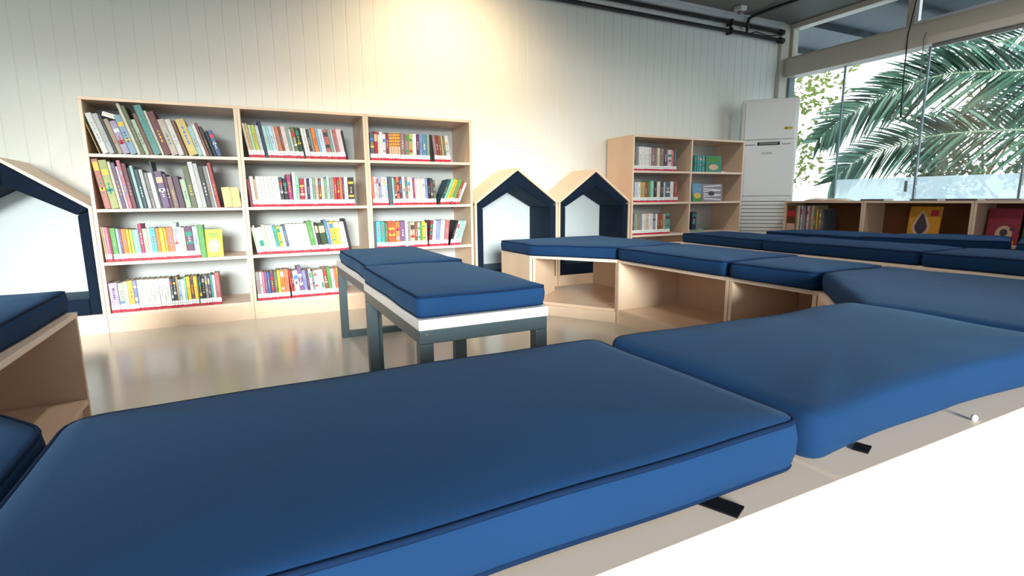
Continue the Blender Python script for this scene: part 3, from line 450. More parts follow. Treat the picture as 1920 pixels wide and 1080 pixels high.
SHELFNAME = dict(a1='top shelf of the leftmost bookcase',a2='second shelf of the leftmost bookcase',a3='third shelf of the leftmost bookcase',a4='bottom shelf of the leftmost bookcase',
 b1='top shelf of the middle bookcase',b2='second shelf of the middle bookcase',b3='third shelf of the middle bookcase',b4='bottom shelf of the middle bookcase',
 c1='top shelf of the third bookcase',c2='second shelf of the third bookcase',c3='third shelf of the third bookcase',
 d1='top shelf of the two-column bookcase',d2='second shelf of the two-column bookcase',d3='third shelf of the two-column bookcase')
SHELFZ = dict(a1=SH[0],a2=SH[1],a3=SH[2],a4=SH[3],b1=SH[0],b2=SH[1],b3=SH[2],b4=SH[3],c1=SH[0],c2=SH[1],c3=SH[2],d1=1.007,d2=.7245,d3=.4285)
def edges(px, t, h, a):      # left and right boundary x of a tilted book as functions of height above the shelf
    ca, sa = math.cos(a), math.sin(a)
    cs = [(0,0),(t,0),(t,h),(0,h)]; pts = [(x*ca-z*sa, x*sa+z*ca) for x, z in cs]; mz = min(p[1] for p in pts)
    pts = [(px+x, z-mz) for x, z in pts]
    def at(z):
        xs = []
        for (x0,z0),(x1,z1) in zip(pts, pts[1:]+pts[:1]):
            if min(z0,z1)-1e-9 <= z <= max(z0,z1)+1e-9 and abs(z1-z0) > 1e-9: xs.append(x0+(x1-x0)*(z-z0)/(z1-z0))
        return (min(xs), max(xs)) if xs else None
    return at, max(p[1] for p in pts), -mz
ENDS = {}
for key, rows in BOOKS.items():
    zs = SHELFZ[key]; prev = None
    pic = key in ('a1','a2')
    case = 'abcd'.index(key[0])
    xlo = (X0+UW*case+.0215) if case < 3 else 3.1285
    for i, (x, t, h, tilt, colname, mark) in enumerate(rows):
        a = -math.radians(tilt); a = -a           # positive tilt: the top leans towards -x
        lab = (not pic) and mark != 'n'
        t = max(.0045, t)
        sk = SH if key[0] in 'abc' else [1.007, .7245, .4285]
        ceil_ = [v for v in [HB if key[0] != 'd' else 1.316] + sk if v > zs+.01]
        room = min(ceil_)-.018-zs-.006
        h = min(h, (room-t*abs(math.sin(a)))/math.cos(a))
        depth = min(.15 if not pic else .2, .36)
        at, top, raise_ = edges(x, t, h, a)
        lo = x
        Z = [k*top/24 for k in range(25)]
        shift = 0
        for z in Z:
            e = at(min(max(z,1e-6), top-1e-6))
            if e is None: continue
            lim = xlo
            if prev:
                pe = prev(min(max(z,1e-6), 9)) if z < ptop else None
                if pe: lim = max(lim, pe[1]+.0006)
            shift = max(shift, lim-e[0])
        x += shift
        at, top, raise_ = edges(x, t, h, a); prev, ptop = at, top
        nm = 'picture_book' if pic else 'book'
        o = make_book(nm, t, h, depth, colname, mark, lab)
        o.location = (x, YB0+.013+(.004*((i*7)%5)/5 if not lab else .0015*((i*3)%4)), zs+.0004+raise_); o.rotation_euler = (0, -a, 0)
        cn = SAY.get(colname, colname)
        ENDS[key] = at(1e-6)[1]
        thick = 'thin ' if t < .011 else ('thick ' if t > .026 else '')
        lbl = f"{thick}{cn} {'picture book' if pic else 'book'}, {ordinal(i)} from left on {SHELFNAME[key]}"
        tag(o, lbl, 'picture book' if pic else 'book', ('books on the ' + SHELFNAME[key]))

# ---------------------------------------------------------------- odd items on the shelves
def picture_panel(name, label, cat, loc, w, h, t, rotz, lean, col, paint, group=None):
    """a book standing face out: local x across the cover, z up, y=0 is the cover"""
    o_ = thing(name, label, cat, loc, group)
    b = MB(); b.box(0, w, 0, .002, 0, h); b.box(0, w, t-.002, t, 0, h); b.box(0, .003, .002, t-.002, 0, h)
    c = b.build('cover', M['book'], o_); c.color = hx(col)
    b = MB(); b.box(.0035, w-.003, .0022, t-.0022, .003, h-.003); b.build('page_block', M['paper'], o_)
    if paint: paint(c, w, h)
    o_.rotation_euler = (-lean, 0, rotz); o_.location.z += t*math.sin(lean)
    return o_
def disc(mb, cx, cz, rx, rz, y, n=20, mi=0, fn=None):
    pts = [(cx+rx*math.cos(2*PI*k/n)*(fn(k/n) if fn else 1), cz+rz*math.sin(2*PI*k/n)) for k in range(n)]
    mb.prism_y(pts, y-.0006, y, mi)
def p_yellow(c, w, h):
    b = MB(); disc(b, w*.5, h*.4, w*.33, h*.25, -.0002); b.build('picture', M['mk_grey'], c)
    b = MB(); disc(b, w*.47, h*.42, w*.2, h*.15, -.0009); b.build('picture', M['mk_tan'], c)
    b = MB()
    for z, a in ((.84,.5),(.78,.62),(.72,.4)): b.box(w*(.5-a/2), w*(.5+a/2), -.0007, 0, h*z, h*(z+.028))
    b.build('title_print', M['mk_green'], c)
picture_panel('book', 'lime-yellow book facing out with a grey oval picture, third shelf of leftmost bookcase', 'book', (-.245, YB0+.03, SH[2]+.0005), .098, .172, .014, math.radians(-6), math.radians(6), 'ccd334', p_yellow)
for x, lab in ((-.119, 'small tan card booklet leaning beside the red picture book, second shelf'), (-.0705, 'small tan card booklet leaning against the right side panel, second shelf')):
    o_ = thing('booklet', lab, 'booklet', (x, YB0+.03, SH[1]+.0005), 'tan booklets on the second shelf')
    b = MB(); b.box(0, .046, 0, .1, 0, .125); c = b.build('cover', M['tan_card'], o_, bevel=.0015)
    b = MB(); b.box(.0462, .0475, 0, .1, 0, .12); b.build('back_flap', M['tan_card'], o_)
    o_.rotation_euler = (0, -math.radians(5), 0)
    o_.location.x += .004
bk = thing('booklet', 'little white booklet lying tilted on top of the leaning books, top shelf', 'booklet', (-.685, YB0+.02, SH[0]+.214))
b = MB(); b.box(0, .07, 0, .12, 0, .003); b.box(0, .07, 0, .12, .021, .024); b.box(0, .003, 0, .12, .003, .021); b.build('cover', M['plastic'], bk)
b = MB(); b.box(.0032, .068, .003, .117, .0032, .0208); b.build('page_block', M['paper'], bk)
bk.rotation_euler = (0, math.radians(17), 0)
# two-column bookcase, right column
for i, (x, t) in enumerate([(3.905,.02),(3.934,.024),(3.962,.03),(4.0,.034)]):
    o = make_book('book', t, .158-.001*i, .12, 'teal', 'b', False); o.location = (x, YB0+.05, 1.0075)
    tag(o, f'teal storybook, {ordinal(i)} of four upright ones on top shelf of right column', 'book', 'teal books on the right column')
def p_green(c, w, h):
    b = MB(); b.box(w*.1, w*.9, -.0006, 0, h*.62, h*.92); b.build('picture', M['mk_green'], c)
    b = MB(); disc(b, w*.5, h*.3, w*.3, h*.18, -.0002); b.build('picture', M['mk_tan'], c)
picture_panel('book', 'green picture book facing out beside the teal books, two-column bookcase', 'book', (4.046, YB0+.045, 1.0075), .17, .155, .016, math.radians(-14), math.radians(4), '3f8f74', p_green)
def p_sea(c, w, h):
    b = MB(); b.box(0, w, -.0006, 0, 0, h*.34); b.build('picture', M['mk_green'], c)
    b = MB(); disc(b, w*.5, h*.32, w*.38, h*.16, -.0008); b.build('picture', M['mk_gold'], c)
picture_panel('book', 'blue picture book with green hills facing out, second shelf of the two-column bookcase', 'book', (3.91, YB0+.06, .725), .112, .172, .02, math.radians(-4), math.radians(6), '6f9fc2', p_sea)
def p_rays(c, w, h):
    b = MB()
    for k in range(6):
        z = h*(.12+.14*k); s = .06*h*(1 if k % 2 else -1)
        b.prism_y([(w*.08,z),(w*.92,z+s),(w*.92,z+s+h*.05),(w*.08,z+h*.06)], -.0006, 0)
    b.build('picture', M['mk_white'], c)
    b = MB(); disc(b, w*.45, h*.45, w*.16, h*.14, -.0009); b.build('picture', M['mk_dark'], c)
picture_panel('book', 'mauve-grey picture book with pale streaks facing out, second shelf of the two-column bookcase', 'book', (4.03, YB0+.055, .725), .235, .168, .022, math.radians(-10), math.radians(7), '948a98', p_rays)
o = make_book('book', .06, .17, .2, 'navy', 'b', False); o.location = (3.9, YB0+.05, .4545)
tag(o, 'wide navy book standing on a flat book in the right column of the two-column bookcase', 'book')
o = make_book('book', .026, .2, .14, 'sage', '', False); o.location = (4.07, YB0+.06, .4288); o.rotation_euler = (0, -PI/2, 0)
tag(o, 'pale green book lying flat under the navy one, two-column bookcase', 'book')
t = thing('magazine', 'open magazine lying flat on top shelf of the right column, two-column bookcase', 'magazine', (4.2, YB0+.1, 1.008))
b = MB(); b.prism_y([(0,0),(.16,0),(.16,.004),(.08,.010),(0,.004)], 0, .16); b.build('pages', M['plastic'], t)
b = MB(); b.box(.02,.07,.02,.14,.0093,.0098); b.build('picture', M['mk_pink'], t) if False else None
t.rotation_euler = (0,0,.2); t.location.y = YB0+.03

# ---------------------------------------------------------------- low shelf along the windows
XF, XBK, LH = 4.8, 5.1, .722
ys = [3.52, 2.76, 1.975, 1.19, .405]
lowlab = ['low birch shelf unit nearest the air conditioner, holding a row of tall books', 'low birch shelf unit with the orange-yellow picture book, under the windows',
          'low birch shelf unit with the crimson picture book, under the windows', 'low birch shelf unit at the far right end under the windows']
for k in range(4):
    y1, y0 = ys[k]-.001, ys[k+1]+.001
    t = thing('low_bookshelf', lowlab[k], 'bookshelf', (4.95, (y0+y1)/2, 0), 'low shelf units along the windows')
    b = MB(); b.box(XF, XBK, y1-.018, y1, 0, LH-.018); part(b, 'side_panel', M['birch'], t, bevel=.001)
    b = MB(); b.box(XF, XBK, y0, y0+.018, 0, LH-.018); part(b, 'side_panel', M['birch'], t, bevel=.001)
    b = MB(); b.box(XF-.002, XBK, y0, y1, LH-.018, LH); part(b, 'top_panel', M['birch'], t, bevel=.001)
    b = MB(); b.box(XBK-.012, XBK-.002, y0+.018, y1-.018, .09, LH-.018); part(b, 'back_panel', M['shelf_brown'], t)
    b = MB(); b.box(XF+.002, XF+.02, y0+.018, y1-.018, 0, .072); part(b, 'plinth', M['birch'], t)
    for z in (.09, .405):
        b = MB(); b.box(XF+.002, XBK-.012, y0+.018, y1-.018, z-.018, z); part(b, 'shelf', M['birch'], t)
# books facing -x on the upper level of the first unit
lows = [(.012,.27,'tan'),(.02,.275,'cream'),(.012,.272,'plum'),(.018,.27,'silver'),(.026,.262,'grey'),(.016,.265,'maroon'),(.02,.272,'palepink'),(.018,.268,'mauve'),(.03,.274,'beige'),(.022,.24,'rust'),(.012,.242,'limeyellow'),(.014,.235,'brown'),(.024,.24,'mauve'),(.018,.23,'slate')]
y = 3.40
for i, (t_, h_, cn) in enumerate(lows):
    o = make_book('book', t_, h_, .2, cn, 'b' if i % 3 == 0 else '', False)
    o.rotation_euler = (0, 0, -PI/2); o.location = (XF+.02+.004*(i%3), y, .4055); y -= t_+.0012
    tag(o, f"{SAY.get(cn,cn)} book, {ordinal(i)} from left in the low shelf beside the air conditioner", 'book', 'books in the low shelf unit')
def p_nest(c, w, h):
    b = MB(); b.box(0, w, -.0006, 0, 0, h*.36); b.build('picture', M['mk_tan'], c)
    b = MB(); b.box(0, w, -.0006, 0, h*.62, h*.8); b.build('picture', M['mk_red'], c)
picture_panel('book', 'brown and tan picture book facing out at the left end of the low shelf', 'book', (XF+.02, 3.495, .4055), .088, .272, .012, -PI/2, 0, '6a4028', p_nest)
def p_drop(c, w, h):
    b = MB(); pts = []
    for k in range(24):
        a = 2*PI*k/24; r = 1-.62*max(0, math.sin(a))
        pts.append((w*.42+w*.2*math.cos(a)*r, h*(.42+.3*math.sin(a)*(1.25 if math.sin(a) > 0 else .8))))
    b.prism_y([(w*.42+(x-w*.42)*1.45, h*.44+(z-h*.44)*1.28) for x, z in pts], -.0006, 0, 0); b.build('picture', M['mk_tan'], c)
    b = MB(); b.prism_y(pts, -.0012, -.0006); b.build('picture', M['mk_dark'], c)
    b = MB(); b.box(w*.68, w*.92, -.0006, 0, h*.72, h*.9); b.build('title_print', M['mk_red'], c)
picture_panel('book', 'orange-yellow picture book facing out with a dark drop shape, low shelf by windows', 'book', (XF+.1, 2.455, .4055), .225, .27, .014, -PI/2, math.radians(7), 'd89a20', p_drop)
def p_fluff(c, w, h):
    b = MB(); disc(b, w*.55, h*.28, w*.26, h*.24, -.0002); b.build('picture', M['mk_tan'], c)
    b = MB(); disc(b, w*.55, h*.33, w*.12, h*.1, -.0009); disc(b, w*.8, h*.42, w*.1, h*.04, -.0009); b.build('picture', M['mk_dark'], c)
    b = MB(); b.box(w*.05, w*.9, -.0006, 0, h*.02, h*.1); b.build('picture', M['mk_orange'], c)
picture_panel('book', 'crimson picture book facing out with a pale round shape, low shelf by windows', 'book', (XF+.1, 1.93, .4055), .19, .262, .014, -PI/2, math.radians(7), 'a03048', p_fluff)
picture_panel('book', 'dark green picture book facing out beside the crimson one, low shelf by windows', 'book', (XF+.1, 1.72, .4055), .18, .262, .014, -PI/2, math.radians(7), '3e6434', None)
# things lying on the low shelf
t = thing('magazine', 'open magazine with curling pages lying on the low shelf top', 'magazine', (4.9, 3.14, LH+.0005))
b = MB()
prof = [(-.2,.001),(-.17,.012),(-.12,.022),(-.06,.024),(-.02,.014),(0,.005),(.02,.014),(.07,.026),(.13,.02),(.17,.012),(.2,.002)]
nn = len(prof); vs = [(x0_, y_, z_) for x0_ in (-.07,.07) for y_, z_ in prof] + [(x0_, y_, 0) for x0_ in (-.07,.07) for y_, z_ in prof]
b.add(vs, [(i, i+1, nn+i+1, nn+i) for i in range(nn-1)] + [(2*nn+i, 3*nn+i, 3*nn+i+1, 2*nn+i+1) for i in range(nn-1)] + [(i, 2*nn+i, 2*nn+i+1, i+1) for i in range(nn-1)] + [(nn+i, nn+i+1, 3*nn+i+1, 3*nn+i) for i in range(nn-1)], 0, True)
b.build('pages', M['paper'], t)
b = MB(); b.box(-.072,.072,-.205,.205,-.0004,.0006); b.build('cover', M['mk_pink'], t)
for i, (yc, l, cn, lab) in enumerate([(2.72,.19,'charcoal','dark book lying flat on the low shelf, above the first divider'),(2.33,.19,'slate','slate book lying flat on the low shelf above the orange-yellow picture book'),(2.08,.2,'charcoal','dark book lying flat on the low shelf near the second divider'),(1.83,.2,'grey','grey book lying flat on the low shelf above the crimson picture book')]):
    t = thing('book', lab, 'book', (4.84, yc, LH+.0005), 'books lying on the low shelf top')
    b = MB(); b.box(0, .15, -l/2, l/2, 0, .002); b.box(0, .15, -l/2, l/2, .012, .014); b.box(0, .002, -l/2, l/2, .002, .012)
    c = b.build('cover', M['book'], t); c.color = hx(PALETTE[cn])
    b = MB(); b.box(.0025, .148, -l/2+.002, l/2-.002, .0022, .0118); b.build('page_block', M['paper'], t)

# ---------------------------------------------------------------- floor-standing air conditioner
ac = thing('air_conditioner', 'tall white floor-standing air conditioner in the corner by the windows', 'air conditioner', (4.65, 3.965, 0))
AW, AD, AH = .53, .26, 1.745
def acp(mb, name, m, parent=None, bevel=0): 
    return mb.build(name, m, parent or ac, bevel)
b = MB(); b.box(0, AW, .02, AD, 0, AH); acp(b, 'cabinet', M['plastic'], bevel=.012)
b = MB(); b.box(.03, AW-.03, .004, .024, 1.345, AH-.03); acp(b, 'upper_panel', M['plastic'], bevel=.006)
b = MB(); b.box(.018, AW-.018, .008, .024, .775, 1.325); acp(b, 'lower_panel', M['plastic'], bevel=.006)
b = MB(); b.box(.16, .37, .004, .0235, 1.285, 1.318); acp(b, 'handle_slot', M['dark'], bevel=.003)
b = MB(); b.box(.18, .35, .002, .01, 1.291, 1.312); acp(b, 'display', M['plastic_dim'], bevel=.002)
b = MB(); b.box(.045, .14, .0065, .0085, 1.288, 1.296); b.box(.39, .47, .0065, .0085, 1.29, 1.298); acp(b, 'trim_line', M['plastic_dim'])
b = MB(); b.box(.018, AW-.045, .012, .024, .04, .765); gr = acp(b, 'intake_grille', M['plastic'], bevel=.003)
b = MB()
for k in range(18): b.box(.022, AW-.049, .0105, .0125, .06+k*.0385, .068+k*.0385)
acp(b, 'louvre_gaps', M['plastic_dim'], gr)
b = MB(); b.box(.395, .475, .0025, .0045, 1.435, 1.46); o = acp(b, 'energy_label', M['mk_gold']); o['label'] = 'yellow-green energy label'
b = MB(); b.box(.405, .43, .0018, .0026, 1.44, 1.455); b.box(.435, .468, .0018, .0026, 1.445, 1.45); acp(b, 'label_print', M['mk_green'], o)
cu = bpy.data.curves.new('brand_lettering', 'FONT'); cu.body = 'SIGMA'; cu.size = .034; cu.extrude = .0006
fo = bpy.data.objects.new('brand_lettering', cu); C.objects.link(fo); fo.parent = ac; fo.location = (.205, .0072, 1.195); fo.rotation_euler = (PI/2, 0, 0)
cu.materials.append(M['plastic_dim'])
bpy.context.view_layer.update()
me_ = bpy.data.meshes.new_from_object(fo.evaluated_get(bpy.context.evaluated_depsgraph_get()))
bpy.data.objects.remove(fo); bpy.data.curves.remove(cu)
fo = bpy.data.objects.new('brand_lettering', me_); C.objects.link(fo); fo.parent = ac; fo.location = (.205, .0072, 1.195); fo.rotation_euler = (PI/2, 0, 0)
ac.rotation_euler = (0, 0, -PI/4)

# ---------------------------------------------------------------- bench modules (open birch boxes)
BT = .394; T = .018
def module(label, outline, boards, bottom=True, plinths=(), group='modular birch benches in a ring'):
    cx = sum(p[0] for p in outline)/len(outline); cy = sum(p[1] for p in outline)/len(outline)
    t = thing('bench_module', label, 'bench', (cx, cy, 0), group)
    b = MB(); b.prism(outline, BT-T, BT); part(b, 'top_panel', M['birch_edge'], t, bevel=.0012)
    for nm, p, q in boards:
        b = MB(); b.wall(p, q, T, 0, BT-T-.0003); part(b, nm, M['birch'], t, bevel=.0008)
    if bottom:
        sh = [(cx+(x-cx)*.93, cy+(y-cy)*.93) for x, y in outline] if bottom is True else bottom
        b = MB(); b.prism(sh, .085-T, .085); part(b, 'bottom_panel', M['birch'], t)
    for p, q in plinths:
        b = MB(); b.wall(p, q, T, 0, .085-T-.0003); part(b, 'plinth', M['birch'], t)
    return t
XI, XO = 2.0, 2.5
module('corner bench of the ring in front of the twin nooks, open on both sides', [(1.665,3.06),(XI,2.562),(XO,2.562),(XO,3.5),(1.665,3.5)],
  [('side_panel',(1.683,3.5),(1.683,3.062)) if False else ('side_panel',(1.683,3.062),(1.683,3.5)), ('side_panel',(2.03,3.375),(1.688,3.064)), ('side_panel',(XI+.004,2.564),(XO,2.564)), ('back_panel',(XO,2.584),(XO,3.49))],
  bottom=[(1.69,3.08),(XI+.005,2.585),(XO-.02,2.585),(XO-.02,3.49),(1.69,3.49)], plinths=[((1.672,3.066),(XI+.002,2.568))])
module('straight bench module with an open cubby, right of the corner bench at the nooks', [(XI,1.722),(XO,1.722),(XO,2.56),(XI,2.56)],
  [('side_panel',(XI,1.724),(XO,1.724)),('side_panel',(XI,2.541),(XO,2.541)),('back_panel',(XO-.001,1.743),(XO-.001,2.54))], bottom=[(XI+.002,1.743),(XO-.02,1.743),(XO-.02,2.54),(XI+.002,2.54)], plinths=[((XI+.022,1.743),(XI+.022,2.54))])
module('short bench module with an open cubby, between the straight one and the near corner', [(XI,1.292),(XO,1.292),(XO,1.72),(XI,1.72)],
  [('side_panel',(XI,1.294),(XO,1.294)),('side_panel',(XI,1.701),(XO,1.701)),('back_panel',(XO-.001,1.313),(XO-.001,1.70))], bottom=[(XI+.002,1.313),(XO-.02,1.313),(XO-.02,1.70),(XI+.002,1.70)], plinths=[((XI+.022,1.313),(XI+.022,1.70))])
module('near right corner bench of the ring with an angled front', [(1.532,.87),(XI,1.29),(XO,1.29),(XO,.382),(1.532,.382)],
  [('side_panel',(1.55,.384),(1.55,.868)),('side_panel',(XO,1.288),(XI,1.288)) if False else ('side_panel',(XI,1.27),(XO,1.27)),('front_panel',(XI,1.286),(1.553,.886)) if False else ('front_panel',(1.553,.872),(XI,1.268)),('back_panel',(1.552,.383),(XO,.383)),('back_panel',(XO,.402),(XO,1.268))], bottom=None)
module('long nearest bench under the two foreground cushions, its bright back panel facing the viewer', [(-.25,.382),(1.53,.382),(1.53,.88),(-.25,.88)],
  [('side_panel',(-.231,.402),(-.231,.878)),('side_panel',(.675,.402),(.675,.878)),('side_panel',(1.529,.402),(1.529,.878)),('back_panel',(-.249,.383),(1.529,.383))], bottom=[(-.228,.402),(1.51,.402),(1.51,.878),(-.228,.878)], plinths=[((-.228,.86),(1.51,.86))])
module('near left corner bench of the ring with an angled front', [(-.252,.88),(-.252,.382),(-1.05,.382),(-1.05,1.238),(-.555,1.238)],
  [('side_panel',(-.254,.402),(-.254,.878)),('side_panel',(-1.03,1.219),(-.56,1.219)),('back_panel',(-1.049,.383),(-.254,.383)),('back_panel',(-1.031,.402),(-1.031,1.218)),('front_panel',(-.56,1.217),(-.275,.885))], bottom=None)
module('left side bench module with an open cubby, before the large nook', [(-1.05,1.24),(-.548,1.24),(-.548,2.262),(-1.05,2.262)],
  [('side_panel',(-1.03,1.242),(-.549,1.242)),('side_panel',(-1.03,2.243),(-.549,2.243)),('back_panel',(-1.031,1.242),(-1.031,2.261))], bottom=[(-1.03,1.261),(-.55,1.261),(-.55,2.242),(-1.03,2.242)], plinths=[((-.568,1.261),(-.568,2.242))])
g2 = 'modular birch benches of the second ring'
for lab, y0, y1 in (('far bench module of the second row, its end towards the two-column bookcase', 2.505, 3.38), ('middle bench module of the second row', 1.512, 2.503), ('nearest bench module of the second row, at the right', .55, 1.51)):
    module(lab, [(3.1,y0),(3.62,y0),(3.62,y1),(3.1,y1)], [('side_panel',(3.12,y0+.001),(3.619,y0+.001)),('side_panel',(3.12,y1-.019),(3.619,y1-.019)),('back_panel',(3.119,y0+.001),(3.119,y1-.001))], bottom=[(3.12,y0+.02),(3.6,y0+.02),(3.6,y1-.02),(3.12,y1-.02)], group=g2)
g3 = 'modular birch benches by the low shelf'
def quad_module(lab, q):
    module(lab, q, [(('back_panel' if i == 0 else 'side_panel'), q[i], q[(i+1)%4]) for i in (0,1,3)], bottom=None, group=g3)
Q1 = [(3.95,3.06),(3.90,2.275),(4.42,2.25),(4.45,3.04)]
Q2 = [(3.905,2.255),(4.165,1.5),(4.70,1.70),(4.44,2.44-.2)]
Q3 = [(4.17,1.48),(4.19,.7),(4.72,.7),(4.71,1.66)]
for lab, q in (('far bench module before the low shelf, nearest the air conditioner', Q1), ('angled middle bench module before the low shelf', Q2), ('nearest bench module before the low shelf, at the right edge', Q3)):
    quad_module(lab, q)

# ---------------------------------------------------------------- cushions
def cushion(label, poly, group, z0=BT, z1=.47, rad=.028, straps=(), seed=0, wav=.003, piping=True):
    rnd = random.Random(seed+len(label))
    n = len(poly); a = sum(poly[i][0]*poly[(i+1)%n][1]-poly[(i+1)%n][0]*poly[i][1] for i in range(n))
    if a < 0: poly = poly[::-1]
    P = []                                           # rounded outline, subdivided
    for i in range(n):
        p0, p1, p2 = (Vector(poly[(i+k-1)%n]+(0,))  for k in range(3))
        r = rad[i] if isinstance(rad, (list, tuple)) else rad
        d0 = (p0-p1).normalized(); d2 = (p2-p1).normalized()
        s, e = p1+d0*r, p1+d2*r
        for k in range(6):
            u = k/5; P.append((s*(1-u)**2 + p1*2*u*(1-u) + e*u*u))
    Q = []
    for i in range(len(P)):
        p, q = P[i], P[(i+1)%len(P)]; m = max(1, int((q-p).length/.045))
        Q += [p.lerp(q, k/m) for k in range(m)]
    P = Q; N = len(P)
    c = sum(P, Vector())/N
    # outward normals
    nor = []
    for i in range(N):
        d = P[(i+1)%N]-P[i-1]; nor.append(Vector((d.y, -d.x, 0)).normalized())
    ph = [rnd.uniform(0, 6) for _ in range(4)]
    s = 0; arc = []
    for i in range(N): arc.append(s); s += (P[(i+1)%N]-P[i]).length
    w = [wav*(math.sin(x*9+ph[0])+.7*math.sin(x*17+ph[1])) for x in arc]
    wz = [.5*wav*(math.sin(x*7+ph[2])+.6*math.sin(x*21+ph[3])) for x in arc]
    H = z1-z0; rings = []
    prof = [(-.012, 0), (-.002, .004), (.0015, .012), (.005, H*.35), (.006, H*.6), (.0025, H-.012), (-.001, H-.006), (-.007, H-.0015)]
    for o_, z in prof:
        k = min(1, z/H); rings.append([P[i]+nor[i]*(o_+w[i]*(.4+.6*math.sin(PI*min(1,k+.15)))) + Vector((0,0,z0+z+wz[i]*k)) for i in range(N)])
    top = [(.945,.001),(.86,.004),(.72,.0065),(.5,.008),(.25,.009)]
    for sc, dz in top:
        rings.append([c+(P[i]-c)*sc+nor[i]*(-.007+w[i])*sc + Vector((0,0,z1+dz+wz[i]*sc*sc+.0012*math.sin(P[i].x*sc*13+ph[0])*math.sin(P[i].y*sc*15+ph[1]))) for i in range(N)])
    mb = MB(); vs = [v for r_ in rings for v in r_] + [c+Vector((0,0,z1+.0095))]
    fs = [(j*N+i, j*N+(i+1)%N, (j+1)*N+(i+1)%N, (j+1)*N+i) for j in range(len(rings)-1) for i in range(N)]
    L = len(rings)-1; fs += [(L*N+i, L*N+(i+1)%N, len(vs)-1) for i in range(N)] + [tuple(range(N))[::-1]]
    mb.add(vs, fs, 0, True)
    o = mb.build('seat_cushion', M['navy'], None, 0, (c.x, c.y, z0)); o.location.z += .0006
    o.data.polygons[-1].use_smooth = False
    tag(o, label, 'cushion', group)
    if piping:
        for nm, j, dz in (('piping', 6, 0), ('piping', 1, .003)):
            b = MB(); b.tube([v+Vector((0,0,dz)) for v in rings[j]], .0038, 6, 0, True); part(b, nm, M['piping'], o, o)
    for (x, y, ang, ln) in straps:
        b = MB(); d = Vector((math.cos(ang), math.sin(ang), 0)); q = Vector((-d.y, d.x, 0))*.0135; p0 = Vector((x, y, 0)); p1 = p0+d*ln
        b.prism([(p0+q)[:2], (p1+q)[:2], (p1-q)[:2], (p0-q)[:2]], z0+.0008, z0+.0035); st = part(b, 'strap', M['strap'], o, o); st['label'] = 'short black hook-tape strap'
    return o
g1 = 'navy cushions on the ring of benches'
cushion('large navy cushion nearest the viewer, with rounded piped corners', [(-.245,.425),(.65,.425),(.65,.905),(-.245,.905)], g1, rad=(.03,.03,.03,.05), straps=((.475,.435,math.radians(-66),.05),), seed=1, wav=.0025)
cushion('navy cushion right of the nearest one, with a wavy front edge', [(.68,.425),(1.10,.438),(1.508,.415),(1.508,.88),(.68,.89)], g1, straps=((.785,.43,math.radians(-70),.02),), seed=2, wav=.004, piping=False)
cushion('navy corner cushion at the right edge with a slanted front', [(1.53,.395),(2.42,.39),(2.42,1.277),(2.0,1.277),(1.533,.862)], g1, seed=3, piping=False)
cushion('short navy cushion between the corner cushion and the long one', [(1.985,1.297),(2.45,1.297),(2.45,1.715),(1.985,1.715)], g1, seed=4)
cushion('long navy cushion on the cubby bench before the two-column bookcase', [(1.985,1.738),(2.52,1.738),(2.53,2.548),(1.985,2.548)], g1, seed=5)
cushion('navy corner cushion in front of the twin nooks', [(1.655,3.03),(2.0,2.572),(2.535,2.572),(2.53,3.49),(1.655,3.49)], g1, seed=6)
cushion('navy corner cushion at the left edge, touching the nearest cushion', [(-.265,.39),(-.265,.875),(-.56,1.225),(-1.04,1.225),(-1.04,.39)], g1, seed=7)
cushion('navy cushion on the left side bench before the large nook', [(-1.04,1.245),(-.575,1.245),(-.575,2.285),(-1.04,2.285)], g1, seed=8)
g2c = 'navy cushions of the second row'
cushion('far navy cushion of the second row, before the air conditioner', [(3.2,2.512),(3.7,2.512),(3.74,3.36),(3.28,3.34)], g2c, seed=9)
cushion('middle navy cushion of the second row', [(3.19,1.526),(3.66,1.526),(3.69,2.494),(3.2,2.494)], g2c, seed=10)
cushion('nearest navy cushion of the second row, at the right edge', [(3.14,.56),(3.62,.56),(3.65,1.5),(3.17,1.5)], g2c, seed=11)
g3c = 'navy cushions before the low shelf'
sh = lambda q, s: [(sum(p[0] for p in q)/4*(1-s)+x*s, sum(p[1] for p in q)/4*(1-s)+y*s) for x, y in q]
cushion('far navy cushion before the low shelf, below its row of books', sh(Q1,.99), g3c, seed=12, z1=.476)
cushion('angled navy cushion before the low shelf', sh(Q2,.985), g3c, seed=13, z1=.482)
cushion('navy cushion at the right edge before the low shelf', sh(Q3,.985), g3c, seed=14, z1=.476)
# small pale bead on the near bench top
b = MB(); b.lathe([(.0005,BT),(.004,BT+.001),(.0055,BT+.005),(.004,BT+.009),(.0008,BT+.0105)], 1.055, .395, 12)
tag(b.build('bead', M['plastic'], None, 0, (1.055,.395,BT)), 'tiny white bead on the pale bench edge at the right', 'bead')

